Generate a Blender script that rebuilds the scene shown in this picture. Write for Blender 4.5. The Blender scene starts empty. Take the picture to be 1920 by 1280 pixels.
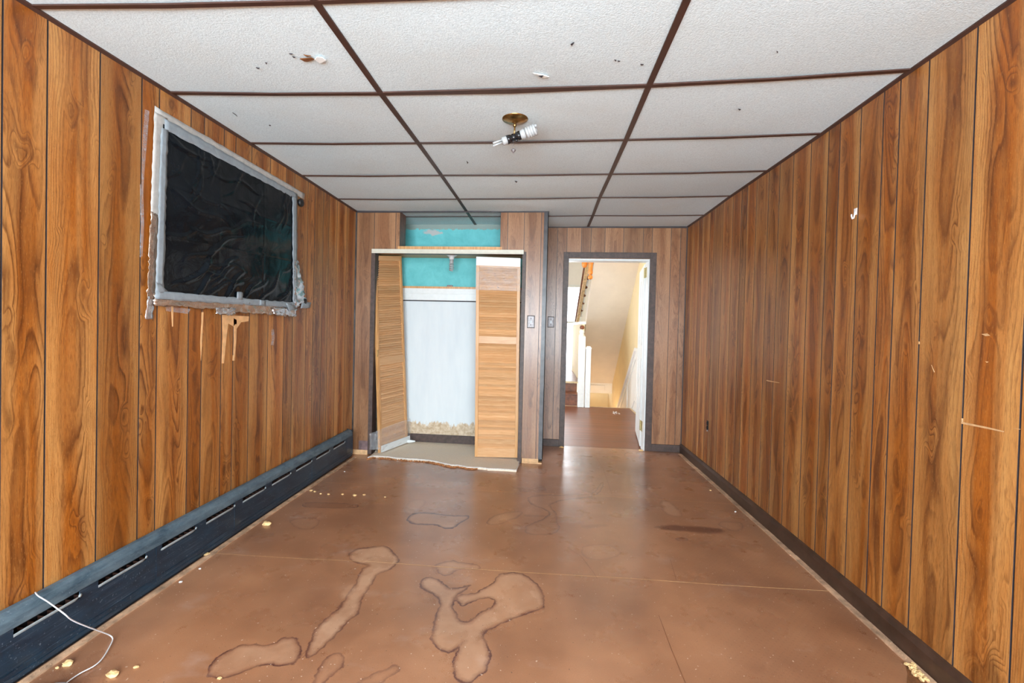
import bpy, math, random
import numpy as np
from mathutils import Vector, Matrix

scn = bpy.context.scene
COL = scn.collection
rnd = random.Random(7)

# ------------------------------------------------------------------ camera
FPX, YAW, PITCH, ROLL, PCX, PCY = 856.6, .1002, -.0158, .0239, 931.5, 624.3
CAMZ = 1.2793
def cam_axes():
    c, s = math.cos(YAW), math.sin(YAW); cp, sp = math.cos(PITCH), math.sin(PITCH); cr, sr = math.cos(ROLL), math.sin(ROLL)
    fw = Vector((-s*cp, c*cp, sp)); r0 = Vector((c, s, 0)); u0 = r0.cross(fw)
    return cr*r0+sr*u0, -sr*r0+cr*u0, fw
RV, UV_, FW = cam_axes()
CAM = Vector((0, 0, CAMZ))
cd = bpy.data.cameras.new('camera'); cam = bpy.data.objects.new('camera', cd); COL.objects.link(cam)
m = Matrix((RV, UV_, -FW)).transposed().to_4x4(); m.translation = CAM; cam.matrix_world = m
cd.sensor_width = 36; cd.lens = FPX*36/1920; cd.clip_start = .02; cd.clip_end = 100
cd.shift_x = (960-PCX)/1920; cd.shift_y = (PCY-640)/1920
scn.camera = cam
def on(x, y, ax, c):                      # measured photo point -> point on a real plane of the room
    d = RV*((x-PCX)/FPX) - UV_*((y-PCY)/FPX) + FW
    t = (c-CAM[ax])/d[ax]
    return CAM + d*t

# ------------------------------------------------------------------ world, lights, exposure
scn.view_settings.view_transform = 'Standard'; scn.view_settings.look = 'None'
scn.view_settings.exposure = -0.1; scn.view_settings.gamma = 1.0
scn.view_settings.use_curve_mapping = False
w = bpy.data.worlds.new('sky'); scn.world = w; w.use_nodes = True
w.node_tree.nodes['Background'].inputs[0].default_value = (.86, .93, 1, 1)
w.node_tree.nodes['Background'].inputs[1].default_value = 9.0
def area(name, loc, target, sx, sy, power, color):
    l = bpy.data.lights.new(name, 'AREA'); l.shape = 'RECTANGLE'; l.size = sx; l.size_y = sy; l.energy = power; l.color = color
    o = bpy.data.objects.new(name, l); COL.objects.link(o); o.location = loc
    o.rotation_euler = (Vector(target)-Vector(loc)).to_track_quat('-Z', 'Y').to_euler()
    return o
area('daylight_rear_window', (-.15, -1.93, 1.38), (-.15, 3, 1.38), 3.0, 1.75, 230, (.84, .93, 1))
area('added_ceiling_fill', (-.15, -1.90, 1.1), (-.15, 1.4, 2.4), 3.0, .8, 140, (.68, .88, 1))  # added fill tilted up to brighten and cool the ceiling
area('daylight_hall_window', (-1.12, 6.3, 1.3), (1.5, 6.6, .9), 1.3, 1.9, 20, (.88, .94, 1))
area('added_landing_fill', (-1.1, 9.4, 1.8), (1.0, 10.2, 1.6), 1.3, 1.6, 15, (.9, .95, 1))  # added fill from the left to brighten the landing, no window there
def point(name, loc, power, color, r=.08):
    l = bpy.data.lights.new(name, 'POINT'); l.energy = power; l.color = color; l.shadow_soft_size = r
    o = bpy.data.objects.new(name, l); COL.objects.link(o); o.location = loc
point('stair_lamp', (1.05, 6.0, 3.1), 30, (1, .78, .52), .12)
point('lower_stair_lamp', (1.1, 9.3, -.6), 14, (1, .72, .45), .12)

# ------------------------------------------------------------------ node helpers
class NT:
    def __init__(s, name):
        s.m = bpy.data.materials.new(name); s.m.use_nodes = True; s.t = s.m.node_tree
        s.b = s.t.nodes['Principled BSDF']
    def n(s, t, **k):
        nd = s.t.nodes.new(t)
        for a, v in k.items(): setattr(nd, a, v)
        return nd
    def put(s, sock, v):
        if hasattr(v, 'links') or isinstance(v, bpy.types.NodeSocket): s.t.links.new(v, sock)
        elif isinstance(v, (tuple, list)) and len(v) == 3 and sock.type == 'RGBA': sock.default_value = (*v, 1)
        else: sock.default_value = v
    def math(s, op, a, b=0.0, c=0.0, clamp=False):
        nd = s.n('ShaderNodeMath', operation=op, use_clamp=clamp)
        s.put(nd.inputs[0], a); s.put(nd.inputs[1], b); s.put(nd.inputs[2], c); return nd.outputs[0]
    def attr(s, name): return s.n('ShaderNodeAttribute', attribute_name=name)
    def obj(s): return s.n('ShaderNodeTexCoord').outputs['Object']
    def geo(s): return s.n('ShaderNodeNewGeometry').outputs['Position']
    def sep(s, v):
        nd = s.n('ShaderNodeSeparateXYZ'); s.put(nd.inputs[0], v); return nd.outputs
    def comb(s, x, y, z):
        nd = s.n('ShaderNodeCombineXYZ'); s.put(nd.inputs[0], x); s.put(nd.inputs[1], y); s.put(nd.inputs[2], z); return nd.outputs[0]
    def mul(s, v, t):
        nd = s.n('ShaderNodeVectorMath', operation='MULTIPLY'); s.put(nd.inputs[0], v); nd.inputs[1].default_value = t; return nd.outputs[0]
    def noise(s, v, sc, detail=2, rough=.5, dist=0):
        nd = s.n('ShaderNodeTexNoise'); s.put(nd.inputs['Vector'], v); nd.inputs['Scale'].default_value = sc
        nd.inputs['Detail'].default_value = detail; nd.inputs['Roughness'].default_value = rough; nd.inputs['Distortion'].default_value = dist
        return nd.outputs[0]
    def ramp(s, v, pts, interp='LINEAR'):
        nd = s.n('ShaderNodeValToRGB'); s.put(nd.inputs[0], v); cr = nd.color_ramp; cr.interpolation = interp
        while len(cr.elements) < len(pts): cr.elements.new(.5)
        for e, (p, c) in zip(cr.elements, pts):
            e.position = p; e.color = (*c, 1) if isinstance(c, tuple) else (c, c, c, 1)
        return nd.outputs[0]
    def mix(s, f, a, b, mode='MIX'):
        nd = s.n('ShaderNodeMix', data_type='RGBA', blend_type=mode)
        s.put(nd.inputs[0], f); s.put(nd.inputs[6], a); s.put(nd.inputs[7], b); return nd.outputs[2]
    def rng(s, v, a, b, c=0.0, d=1.0):
        nd = s.n('ShaderNodeMapRange'); s.put(nd.inputs[0], v); nd.inputs[1].default_value = a; nd.inputs[2].default_value = b
        nd.inputs[3].default_value = c; nd.inputs[4].default_value = d; return nd.outputs[0]
    def bump(s, h, dist=.001, strength=1):
        nd = s.n('ShaderNodeBump'); s.put(nd.inputs['Height'], h); nd.inputs['Distance'].default_value = dist; nd.inputs['Strength'].default_value = strength
        s.t.links.new(nd.outputs[0], s.b.inputs['Normal'])
    def out(s, color=None, rough=None, **k):
        if color is not None: s.put(s.b.inputs['Base Color'], color)
        if rough is not None: s.put(s.b.inputs['Roughness'], rough)
        for a, v in k.items(): s.put(s.b.inputs[a.replace('_', ' ')], v)
        return s.m

def simple(name, col, rough=.5, var=.12, sc=25, **k):
    t = NT(name); n = t.noise(t.obj(), sc, 3, .6)
    a = tuple(c*(1-var) for c in col); b = tuple(min(1, c*(1+var)) for c in col)
    return t.out(t.ramp(n, [(.3, a), (.7, b)]), rough, **k)

# paneling: printed knotty wood.  uv = (distance from plank centre, height) in metres, seed = one random per plank
def wood_panel(name, light, mid, dark, A=560, rough=.36, strength=1.0, con=1.0):
    t = NT(name)
    uv = t.sep(t.n('ShaderNodeUVMap', uv_map='plank').outputs[0]); x, z = uv[0], uv[1]
    sd = t.attr('seed').outputs['Fac']
    off = t.math('MULTIPLY', sd, 37.0)
    o2 = lambda k: t.math('ADD', off, float(k))
    cmb = lambda sx, sz, k: t.comb(t.math('MULTIPLY', x, sx), t.math('MULTIPLY', z, sz), o2(k))
    wob = t.noise(t.comb(off, z, off), 1.1, 2, .5)
    xs = t.math('ADD', x, t.math('MULTIPLY', t.math('SUBTRACT', wob, .5), .11))
    big = t.noise(cmb(6.5, 1.05, 0), 1.0, 1.6, .4, .35)
    knf = t.noise(cmb(13, 4.2, 41), 1.0, 1, .5)                       # compact eyes that bend the grain round them
    eye = t.rng(knf, .60, .80, 0, 1)
    fine = t.noise(cmb(70, 7, 3), 1.0, 2, .5)
    x2 = t.math('MULTIPLY', t.math('MULTIPLY', xs, xs), A)
    fld = t.math('ADD', t.math('ADD', x2, t.math('MULTIPLY', big, 13.0)), t.math('ADD', t.math('MULTIPLY', fine, .45), t.math('MULTIPLY', eye, 4.0)))
    fr = t.math('FRACT', fld)
    line = t.ramp(fr, [(0, 0.05), (.4, .10), (.72, .55), (.88, 1.0), (.97, .5), (1, 0.05)])
    wide = t.math('FRACT', t.math('MULTIPLY', fld, .31))
    wband = t.ramp(wide, [(0, 0.0), (.5, .25), (.85, 1.0), (1, 0.0)])
    vis = t.rng(t.noise(cmb(10, 1.3, 5), 1.0, 2, .5), .34, .62, .12, 1.0)
    ax = t.math('ABSOLUTE', xs)
    centre = t.rng(ax, .015, .080, 1.0, 0.0)
    tone = t.noise(cmb(15, .75, 11), 1.0, 2.5, .55, .4)
    body = t.math('ADD', t.math('MULTIPLY', centre, .45), t.math('MULTIPLY', t.rng(tone, .34, .64), .70))
    col = t.mix(t.math('MULTIPLY', body, 1.0, clamp=True), light, mid)
    col = t.mix(t.math('MULTIPLY', t.math('MULTIPLY', wband, centre), .62*con, clamp=True), col, dark)
    col = t.mix(t.math('MULTIPLY', t.math('MULTIPLY', line, vis), .88*strength, clamp=True), col, dark)
    smoke = t.noise(cmb(17, 1.9, 23), 1.0, 3, .6, .5)
    col = t.mix(t.rng(smoke, .55, .70, 0, .45*con), col, tuple(c*.9 for c in dark))
    col = t.mix(t.rng(knf, .66, .82, 0, .5), col, tuple(c*.55 for c in dark))
    # shimmer: short light flecks beside the grain, and dark pores
    fb = t.noise(cmb(380, 30, 0), 1.0, 2, .6)
    col = t.mix(t.rng(fb, .48, .74, 0, .55), col, dark)
    fl = t.noise(cmb(300, 60, 9), 1.0, 2, .6)
    col = t.mix(t.rng(fl, .60, .74, 0, .28), col, light)
    ed = t.math('MULTIPLY', t.rng(t.math('ABSOLUTE', x), .042, .080, 0, 1), t.rng(t.noise(cmb(4, .6, 71), 1.0, 2, .5), .35, .6, .25, 1))
    rib = t.noise(cmb(330, 5, 17), 1.0, 2, .5); spk = t.noise(cmb(520, 130, 19), 1.0, 1, .5)
    tan = t.mix(t.rng(rib, .40, .60, 0, .75), light, mid); tan = t.mix(t.rng(spk, .55, .70, 0, .5), tan, dark)
    col = t.mix(t.math('MULTIPLY', ed, .60), col, tan)
    sh = t.rng(t.math('FRACT', t.math('MULTIPLY', sd, 7.31)), 0, 1, .76, 1.12)
    hs = t.n('ShaderNodeHueSaturation'); t.put(hs.inputs['Value'], sh); t.put(hs.inputs['Color'], col)
    t.bump(t.math('SUBTRACT', 1.0, fb), .0004, .3)
    return t.out(hs.outputs[0], rough, Specular_IOR_Level=.5)

M = {}
M['panel'] = wood_panel('knotty_wood_paneling', (.58, .29, .090), (.385, .112, .011), (.095, .022, .0035))
M['panel_back'] = wood_panel('dull_wood_paneling', (.45, .245, .125), (.29, .130, .058), (.12, .048, .022), strength=.8, rough=.3, con=.6)
M['groove'] = simple('dark_groove_paint', (.035, .03, .035), .5)
M['brown_trim'] = simple('dark_brown_trim', (.070, .044, .036), .5, .35, 30)
M['right_base'] = simple('dark_brown_baseboard', (.055, .028, .018), .35, .4, 12)
M['bare_wood'] = simple('bare_pine', (.62, .38, .19), .6, .2, 40)
M['grid'] = simple('brown_grid_metal', (.058, .024, .016), .5, .15)
M['black'] = simple('black_plastic_rough', (.008, .008, .009), .5)
M['white_paint'] = simple('white_gloss_paint', (.74, .77, .76), .35, .04)
M['cream'] = simple('cream_wall_paint', (.82, .68, .42), .7, .04, 4)
M['beige'] = simple('beige_plaster', (.74, .66, .56), .75, .04, 4)
M['offwhite'] = simple('off_white_plaster', (.82, .80, .76), .7, .04, 4)
M['brass'] = simple('tarnished_brass', (.33, .20, .07), .28, .4, 30, Metallic=.95)
M['metal'] = simple('steel', (.55, .56, .58), .35, .15, 30, Metallic=.9)
M['porcelain'] = simple('white_porcelain', (.85, .84, .85), .25, .03)
M['bakelite'] = simple('black_bakelite', (.012, .012, .014), .18)
M['cfl'] = simple('white_glass_tube', (.42, .43, .43), .25, .03)
M['trackmetal'] = simple('cream_metal_track', (.63, .60, .50), .4, .06)
M['stairwood'] = simple('dark_red_stair_wood', (.17, .055, .022), .4, .4, 15)
M['orange_wood'] = simple('orange_varnished_wood', (.62, .20, .03), .3, .3, 20)
M['wire'] = simple('white_cable', (.68, .68, .70), .5, .06)
M['foam'] = simple('yellow_foam_crumb', (.72, .48, .22), .9, .3, 90)
M['wool'] = simple('white_insulation_wool', (.70, .66, .62), .95, .2, 90)
M['ply'] = simple('torn_board_layer', (.74, .42, .19), .7, .15, 30)
M['greyblue'] = simple('grey_blue_enamel', (.12, .15, .19), .35, .2, 10)
M['plate'] = simple('aged_steel_plate', (.20, .18, .18), .4, .25, 60, Metallic=.3)

def ceiling_mat():
    t = NT('pebbled_ceiling_tile'); p = t.geo(); sd = t.attr('seed').outputs['Fac']
    n = t.noise(p, 150, 2, .55, .6); n2 = t.noise(p, 2.0, 3, .6)
    c = t.ramp(n, [(.34, (.63, .74, .78)), (.5, (.72, .84, .885)), (.66, (.77, .89, .93))])
    c = t.mix(t.rng(n2, .52, .75, 0, .25), c, (.66, .69, .65))
    hs = t.n('ShaderNodeHueSaturation'); t.put(hs.inputs['Value'], t.rng(sd, 0, 1, .95, 1.03)); t.put(hs.inputs['Color'], c)
    t.bump(n, .003, .55)
    return t.out(hs.outputs[0], .8)
M['tile'] = ceiling_mat()

def floor_mat():
    t = NT('stained_hardboard_floor'); p = t.geo()
    wav = t.noise(p, 28, 3, .6); wav2 = t.noise(p, 9, 2, .5)
    wd = t.math('ADD', t.math('MULTIPLY', t.math('SUBTRACT', wav, .5), .030), t.math('MULTIPLY', t.math('SUBTRACT', wav2, .5), .035))
    base = t.ramp(t.noise(p, 1.7, 4, .6), [(.3, (.255, .110, .052)), (.52, (.36, .167, .084)), (.72, (.45, .222, .118))])
    fine = t.noise(p, 240, 2, .6)
    base = t.mix(t.rng(fine, .35, .7, 0, .30), base, (.20, .08, .042))
    blot = t.noise(p, 5.5, 5, .6)
    base = t.mix(t.rng(t.noise(p, 3.1, 3, .5), .28, .72, 0, .5), base, (.50, .25, .13))
    base = t.mix(t.rng(t.noise(p, 1.3, 4, .55), .42, .66, 0, .6), base, (.165, .07, .038))
    # waffle print of the sheet on the right side
    s = t.sep(p)
    wx = t.math('SINE', t.math('MULTIPLY', s[0], 210.0)); wy = t.math('SINE', t.math('MULTIPLY', s[1], 210.0))
    wf = t.math('MULTIPLY', t.math('MULTIPLY', wx, wy), t.rng(s[0], .35, .9, 0, 1))
    base = t.mix(t.rng(wf, .35, 1, 0, .20), base, (.16, .065, .04))
    for nm in ('a', 'b'):
        d = t.math('ADD', t.attr('stain_'+nm).outputs['Fac'], wd)
        st = t.attr('force_'+nm).outputs['Fac']; fl = t.attr('fill_'+nm).outputs['Fac']
        inside = t.rng(d, -.004, .02, 0, 1)
        base = t.mix(t.math('MULTIPLY', t.math('MULTIPLY', t.math('MULTIPLY', inside, t.rng(t.noise(p, 8, 3, .6), .3, .65, .35, 1)), t.math('MAXIMUM', fl, 0.0)), .75, clamp=True), base, (.62, .39, .25))
        base = t.mix(t.math('MULTIPLY', t.math('MULTIPLY', inside, t.math('MAXIMUM', t.math('MULTIPLY', fl, -1.0), 0.0)), 1.0, clamp=True), base, (.085, .024, .014))
        ring = t.ramp(t.math('ADD', t.math('MULTIPLY', d, 14.0), .5), [(.42, 0.0), (.49, 1.0), (.53, .85), (.62, .28), (.82, 0.0)])
        base = t.mix(t.math('MULTIPLY', ring, t.math('MULTIPLY', st, t.rng(t.noise(p, 14, 2, .5), .3, .6, .6, 1.45)), clamp=True), base, (.10, .036, .030))
    # chalky scuffs
    sc = t.noise(t.mul(p, (1, 1.6, 1)), 3.4, 4, .6)
    base = t.mix(t.rng(sc, .60, .80, 0, .4), base, (.48, .35, .29))
    sp = t.noise(p, 75, 1, .5)
    base = t.mix(t.rng(sp, .735, .76, 0, .8), base, (.66, .52, .42))
    base = t.mix(t.rng(t.noise(t.mul(p, (1.07, .93, 1)), 95, 1, .5), .75, .77, 0, .7), base, (.06, .03, .025))
    rg = t.math('ADD', t.rng(t.noise(p, 4, 3, .5), .3, .7, .20, .36), t.math('MULTIPLY', fine, .06))
    t.bump(t.math('ADD', t.math('MULTIPLY', fine, .3), t.noise(p, 6, 3, .5)), .0022, .5)
    return t.out(base, rg, Specular_IOR_Level=.5, Coat_Weight=.35, Coat_Roughness=.16)
M['floor'] = floor_mat()

def plastic_mat():
    t = NT('black_plastic_sheet'); p = t.geo()
    n = t.noise(p, 9, 4, .6, .8)
    t.bump(n, .012, .25)
    return t.out(t.ramp(t.noise(p, 5, 2), [(.3, (.003, .005, .007)), (.7, (.006, .009, .013))]), .15, Specular_IOR_Level=.2)
M['plastic'] = plastic_mat()
def tape_mat(name, col, rough=.42, metallic=.0, bd=.002):
    t = NT(name); p = t.geo(); n = t.noise(p, 22, 4, .6, .6); t.bump(n, bd, .7)
    return t.out(t.ramp(n, [(.3, tuple(c*.82 for c in col)), (.7, tuple(min(1, c*1.12) for c in col))]), rough, Metallic=metallic)
M['tape'] = tape_mat('pale_grey_tape', (.50, .48, .45), .45)
M['duct'] = tape_mat('grey_duct_tape', (.27, .31, .34), .38)
M['foil'] = tape_mat('crumpled_brown_foil', (.50, .38, .30), .22, .75, .006)
M['silver'] = tape_mat('silver_foil', (.62, .63, .66), .2, .85, .006)

def clear_mat(name, col, alpha, rough=.25):
    t = NT(name); n = t.noise(t.geo(), 30, 4, .6, .8); t.bump(n, .004, .8)
    a = t.rng(n, .35, .7, alpha*.6, min(1, alpha*1.5)) if alpha < .5 else alpha
    return t.out(col, rough, Alpha=a)
M['film'] = clear_mat('clear_plastic_film', (.75, .76, .78), .22)
M['whitefilm'] = clear_mat('cloudy_white_tape', (.80, .84, .84), .93, .35)
M['scuff'] = clear_mat('tape_residue', (.62, .60, .62), .30, .4)

def heater_mat(name, a, b, rough):
    t = NT(name); p = t.geo()
    n = t.noise(t.mul(p, (1, .8, 2.2)), 9, 5, .7, .3); sp = t.noise(p, 120, 2, .5)
    c = t.ramp(n, [(.3, a), (.72, b)])
    c = t.mix(t.rng(sp, .66, .74, 0, .55), c, (.22, .26, .30))
    sl = t.noise(t.mul(p, (1, 1.2, 60)), 4, 2, .5)
    c = t.mix(t.rng(sl, .60, .72, 0, .35), c, (.12, .17, .22))
    return t.out(c, rough)
M['heater'] = heater_mat('blue_black_enamel', (.004, .012, .024), (.012, .040, .070), .3)
M['heater_top'] = heater_mat('dusty_heater_hood', (.03, .06, .085), (.13, .18, .21), .5)
M['lip'] = simple('lit_heater_lip', (.30, .34, .35), .45, .2)  # light caught on the flared slot edge, put into a paler colour
M['rust'] = simple('rusty_fin', (.06, .022, .012), .7, .4, 50)

def louver_mat():
    t = NT('honey_pine_louver'); o = t.obj(); sd = t.attr('seed').outputs['Fac']
    n = t.noise(t.comb(t.math('MULTIPLY', t.sep(o)[0], 9), t.math('MULTIPLY', t.sep(o)[2], 110), sd), 1, 3, .55, .3)
    c = t.mix(t.rng(n, .3, .7), (.76, .46, .235), (.64, .345, .145))
    c2 = t.mix(t.rng(sd, 0, 1, 0, 1), c, t.mix(.35, c, (.50, .20, .055)))
    hs = t.n('ShaderNodeHueSaturation'); t.put(hs.inputs['Value'], t.rng(t.math('FRACT', t.math('MULTIPLY', sd, 3.7)), 0, 1, .84, 1.14)); t.put(hs.inputs['Color'], c2)
    return t.out(hs.outputs[0], .42)
M['louver'] = louver_mat()
def stile_mat():
    t = NT('honey_pine_stile'); o = t.sep(t.obj())
    n = t.noise(t.comb(t.math('MULTIPLY', o[0], 90), t.math('MULTIPLY', o[1], 90), t.math('MULTIPLY', o[2], 3)), 1, 3, .55, .4)
    return t.out(t.ramp(n, [(.3, (.48, .215, .065)), (.55, (.64, .34, .13)), (.8, (.70, .40, .18))]), .4)
M['stile'] = stile_mat()

def teal_mat():
    t = NT('peeling_turquoise_plaster'); p = t.geo(); z = t.sep(p)[2]; x = t.sep(p)[0]
    n = t.noise(p, 7, 5, .65, .4); n2 = t.noise(p, 16, 5, .7, .6)
    c = t.ramp(n, [(.3, (.10, .47, .49)), (.6, (.15, .58, .60)), (.85, (.26, .65, .66))])
    # bare plaster along a ragged top edge and a torn patch
    e = t.math('ADD', z, t.math('MULTIPLY', t.math('SUBTRACT', n2, .5), .09))
    c = t.mix(t.rng(e, 2.305, 2.315), c, (.26, .33, .30))
    px = t.math('ABSOLUTE', t.math('SUBTRACT', x, -1.22)); pz = t.math('ABSOLUTE', t.math('SUBTRACT', z, 2.275))
    d = t.math('ADD', t.math('ADD', px, t.math('MULTIPLY', pz, 3.2)), t.math('MULTIPLY', t.math('SUBTRACT', n2, .5), .35))
    c = t.mix(t.rng(d, .10, .135, .85, 0), c, (.55, .47, .45))
    return t.out(c, .6)
M['teal'] = teal_mat()
def torn_white_mat():
    t = NT('torn_white_wallboard'); p = t.geo(); s = t.sep(p)
    n = t.noise(t.mul(p, (1, 1, .35)), 14, 6, .65, .2); n2 = t.noise(p, 30, 4, .6)
    e = t.math('ADD', s[2], t.math('MULTIPLY', t.math('SUBTRACT', n, .5), -.26))
    base = t.ramp(t.noise(t.mul(p, (3, 3, .6)), 2.2, 4, .6), [(.3, (.64, .70, .73)), (.7, (.73, .78, .79))])
    tan = t.ramp(n2, [(.35, (.46, .33, .20)), (.65, (.68, .57, .42))])
    c = t.mix(t.rng(e, .195, .215), tan, base)
    c = t.mix(t.rng(t.noise(t.mul(p, (2.4, 1, .5)), 3.5, 5, .7), .67, .74, 0, .35), c, (.48, .50, .38))
    return t.out(c, .6)
M['torn_white'] = torn_white_mat()
def carpet_mat():
    t = NT('dusty_beige_board'); p = t.geo(); n = t.noise(p, 160, 3, .7); n2 = t.noise(p, 6, 4, .6)
    c = t.ramp(n, [(.3, (.68, .58, .44)), (.7, (.92, .80, .64))]); c = t.mix(t.rng(n2, .45, .7, 0, .4), c, (.74, .67, .58))
    t.bump(n, .003, .6); return t.out(c, .9)
M['carpet'] = carpet_mat()
M['crumble'] = simple('crumbled_orange_backing', (.42, .17, .06), .95, .7, 90)
def hallfloor_mat():
    t = NT('red_brown_strip_floor'); p = t.geo(); s = t.sep(p)
    b = t.math('FLOOR', t.math('MULTIPLY', s[1], 18.0)); f = t.math('FRACT', t.math('MULTIPLY', s[1], 18.0))
    n = t.noise(t.comb(t.math('MULTIPLY', s[0], 3), t.math('MULTIPLY', s[1], 60), b), 1, 3, .6)
    c = t.ramp(n, [(.3, (.14, .045, .022)), (.7, (.24, .085, .04))])
    hs = t.n('ShaderNodeHueSaturation'); wn = t.n('ShaderNodeTexWhiteNoise', noise_dimensions='1D'); t.put(wn.inputs['W'], b)
    t.put(hs.inputs['Value'], t.rng(wn.outputs[0], 0, 1, .8, 1.15)); t.put(hs.inputs['Color'], c)
    c = t.mix(t.rng(f, .0, .06, .6, 0), hs.outputs[0], (.05, .02, .012))
    t.bump(t.noise(p, 40, 2), .002, .4); return t.out(c, t.rng(n, .3, .7, .28, .42))
M['hallfloor'] = hallfloor_mat()
def glass_mat():
    t = NT('window_glass'); return t.out((.95, .97, 1), .02, Alpha=.12)
M['glass'] = glass_mat()

# ------------------------------------------------------------------ mesh builder
class MB:
    def __init__(s): s.v = []; s.f = []; s.mi = []; s.uv = []; s.sd = []; s.cur = 0; s.seed = 0.0
    def quad(s, pts, uvs=None, mat=None, seed=None):
        i = len(s.v); s.v += [tuple(p) for p in pts]; s.f.append(tuple(range(i, i+len(pts)))); s.mi.append(s.cur if mat is None else mat)
        s.uv += list(uvs) if uvs else [(0, 0)]*len(pts); s.sd += [s.seed if seed is None else seed]*len(pts)
    def raw(s, verts, faces, mat=None):
        i = len(s.v); s.v += [tuple(p) for p in verts]; s.sd += [s.seed]*len(verts); s.uv += [(0, 0)]*len(verts)
        for f in faces: s.f.append(tuple(i+k for k in f)); s.mi.append(s.cur if mat is None else mat)
    def box(s, x0, x1, y0, y1, z0, z1, mat=None):
        v = [(x, y, z) for x in (x0, x1) for y in (y0, y1) for z in (z0, z1)]
        s.raw(v, [(0, 1, 3, 2), (4, 6, 7, 5), (0, 4, 5, 1), (2, 3, 7, 6), (0, 2, 6, 4), (1, 5, 7, 3)], mat)
    def hexa(s, b, t, mat=None):            # 4 bottom + 4 top points
        s.raw(list(b)+list(t), [(3, 2, 1, 0), (4, 5, 6, 7), (0, 1, 5, 4), (1, 2, 6, 5), (2, 3, 7, 6), (3, 0, 4, 7)], mat)
    def tube(s, pts, r, n=10, mat=None, closed=False, cap=True):
        pts = [Vector(p) for p in pts]; rs = r if isinstance(r, (list, tuple)) else [r]*len(pts)
        vs = []; up = Vector((0, 0, 1)); N = len(pts); prev = None
        for i, p in enumerate(pts):
            d = (pts[(i+1) % N]-pts[i-1]) if closed else (pts[min(i+1, N-1)]-pts[max(i-1, 0)])
            d.normalize()
            if prev is None: a = d.cross(up if abs(d.z) < .9 else Vector((1, 0, 0)))
            else: a = prev - d*prev.dot(d)
            a.normalize(); prev = a; b = d.cross(a)
            for k in range(n):
                an = 2*math.pi*k/n; vs.append(p+(a*math.cos(an)+b*math.sin(an))*rs[i])
        fs = []
        for i in range(N if closed else N-1):
            for k in range(n): fs.append((i*n+k, i*n+(k+1) % n, ((i+1) % N)*n+(k+1) % n, ((i+1) % N)*n+k))
        if cap and not closed: fs += [tuple(range(n))[::-1], tuple((N-1)*n+k for k in range(n))]
        s.raw(vs, fs, mat)
    def lathe(s, c, prof, n=24, axis=Vector((0, 0, 1)), mat=None):   # prof: (radius, along axis)
        axis = Vector(axis).normalized(); a = axis.orthogonal().normalized(); b = axis.cross(a); c = Vector(c); vs = []; fs = []
        for r, h in prof:
            for k in range(n):
                an = 2*math.pi*k/n; vs.append(c+axis*h+(a*math.cos(an)+b*math.sin(an))*max(r, 1e-5))
        for i in range(len(prof)-1):
            for k in range(n): fs.append((i*n+k, i*n+(k+1) % n, (i+1)*n+(k+1) % n, (i+1)*n+k))
        s.raw(vs, fs, mat)
    def prism(s, poly, d, mat=None):         # flat polygon extruded by vector d
        n = len(poly); d = Vector(d); a = [Vector(p) for p in poly]; b = [p+d for p in a]
        s.raw(a+b, [tuple(range(n))[::-1], tuple(range(n, 2*n))]+[(i, (i+1) % n, n+(i+1) % n, n+i) for i in range(n)], mat)
    def build(s, name, mats, parent=None, smooth=False, kind=None, bevel=0, label=None, fix=True):
        me = bpy.data.meshes.new(name); me.from_pydata(s.v, [], s.f)
        mats = mats if isinstance(mats, (list, tuple)) else [mats]
        for mt in mats: me.materials.append(M[mt] if isinstance(mt, str) else mt)
        me.polygons.foreach_set('material_index', s.mi)
        if smooth: me.polygons.foreach_set('use_smooth', [True]*len(s.f))
        u = me.uv_layers.new(name='plank'); li = [0]*len(me.loops); me.loops.foreach_get('vertex_index', li)
        u.data.foreach_set('uv', [c for i in li for c in s.uv[i]])
        at = me.attributes.new('seed', 'FLOAT', 'POINT'); at.data.foreach_set('value', s.sd)
        me.validate(); me.update()
        if fix:
            import bmesh
            bm = bmesh.new(); bm.from_mesh(me); bmesh.ops.recalc_face_normals(bm, faces=bm.faces); bm.to_mesh(me); bm.free()
        o = bpy.data.objects.new(name, me); COL.objects.link(o)
        if parent:
            o.parent = parent
            o.matrix_parent_inverse = parent.matrix_world.inverted() if parent.type != 'EMPTY' else Matrix.Translation(-parent.location)
        if kind: o['kind'] = kind
        if label: o['label'] = label
        if bevel:
            b = o.modifiers.new('bevel', 'BEVEL'); b.width = bevel; b.segments = 2; b.limit_method = 'ANGLE'
        return o
def thing(name, label, cat, loc, group=None):
    o = bpy.data.objects.new(name, None); COL.objects.link(o); o.location = loc; o.empty_display_size = .05
    o['label'] = label; o['category'] = cat
    if group: o['group'] = group
    return o
def tag(o, label, cat, group=None):
    o['label'] = label; o['category'] = cat
    if group: o['group'] = group
    return o
def struct(b, name, mats, **k): return b.build(name, mats, kind='structure', **k)

ZF = lambda y: 0.0 if y < 3 else -.011*(y-3)       # the floor dips a little to the back

# ------------------------------------------------------------------ floor with stains
def c6(pts): return [(x/2.4+560, y/2.4+820) for x, y in pts]
def c5(pts): return [(x/2.666, y/2.666+800) for x, y in pts]
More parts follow.
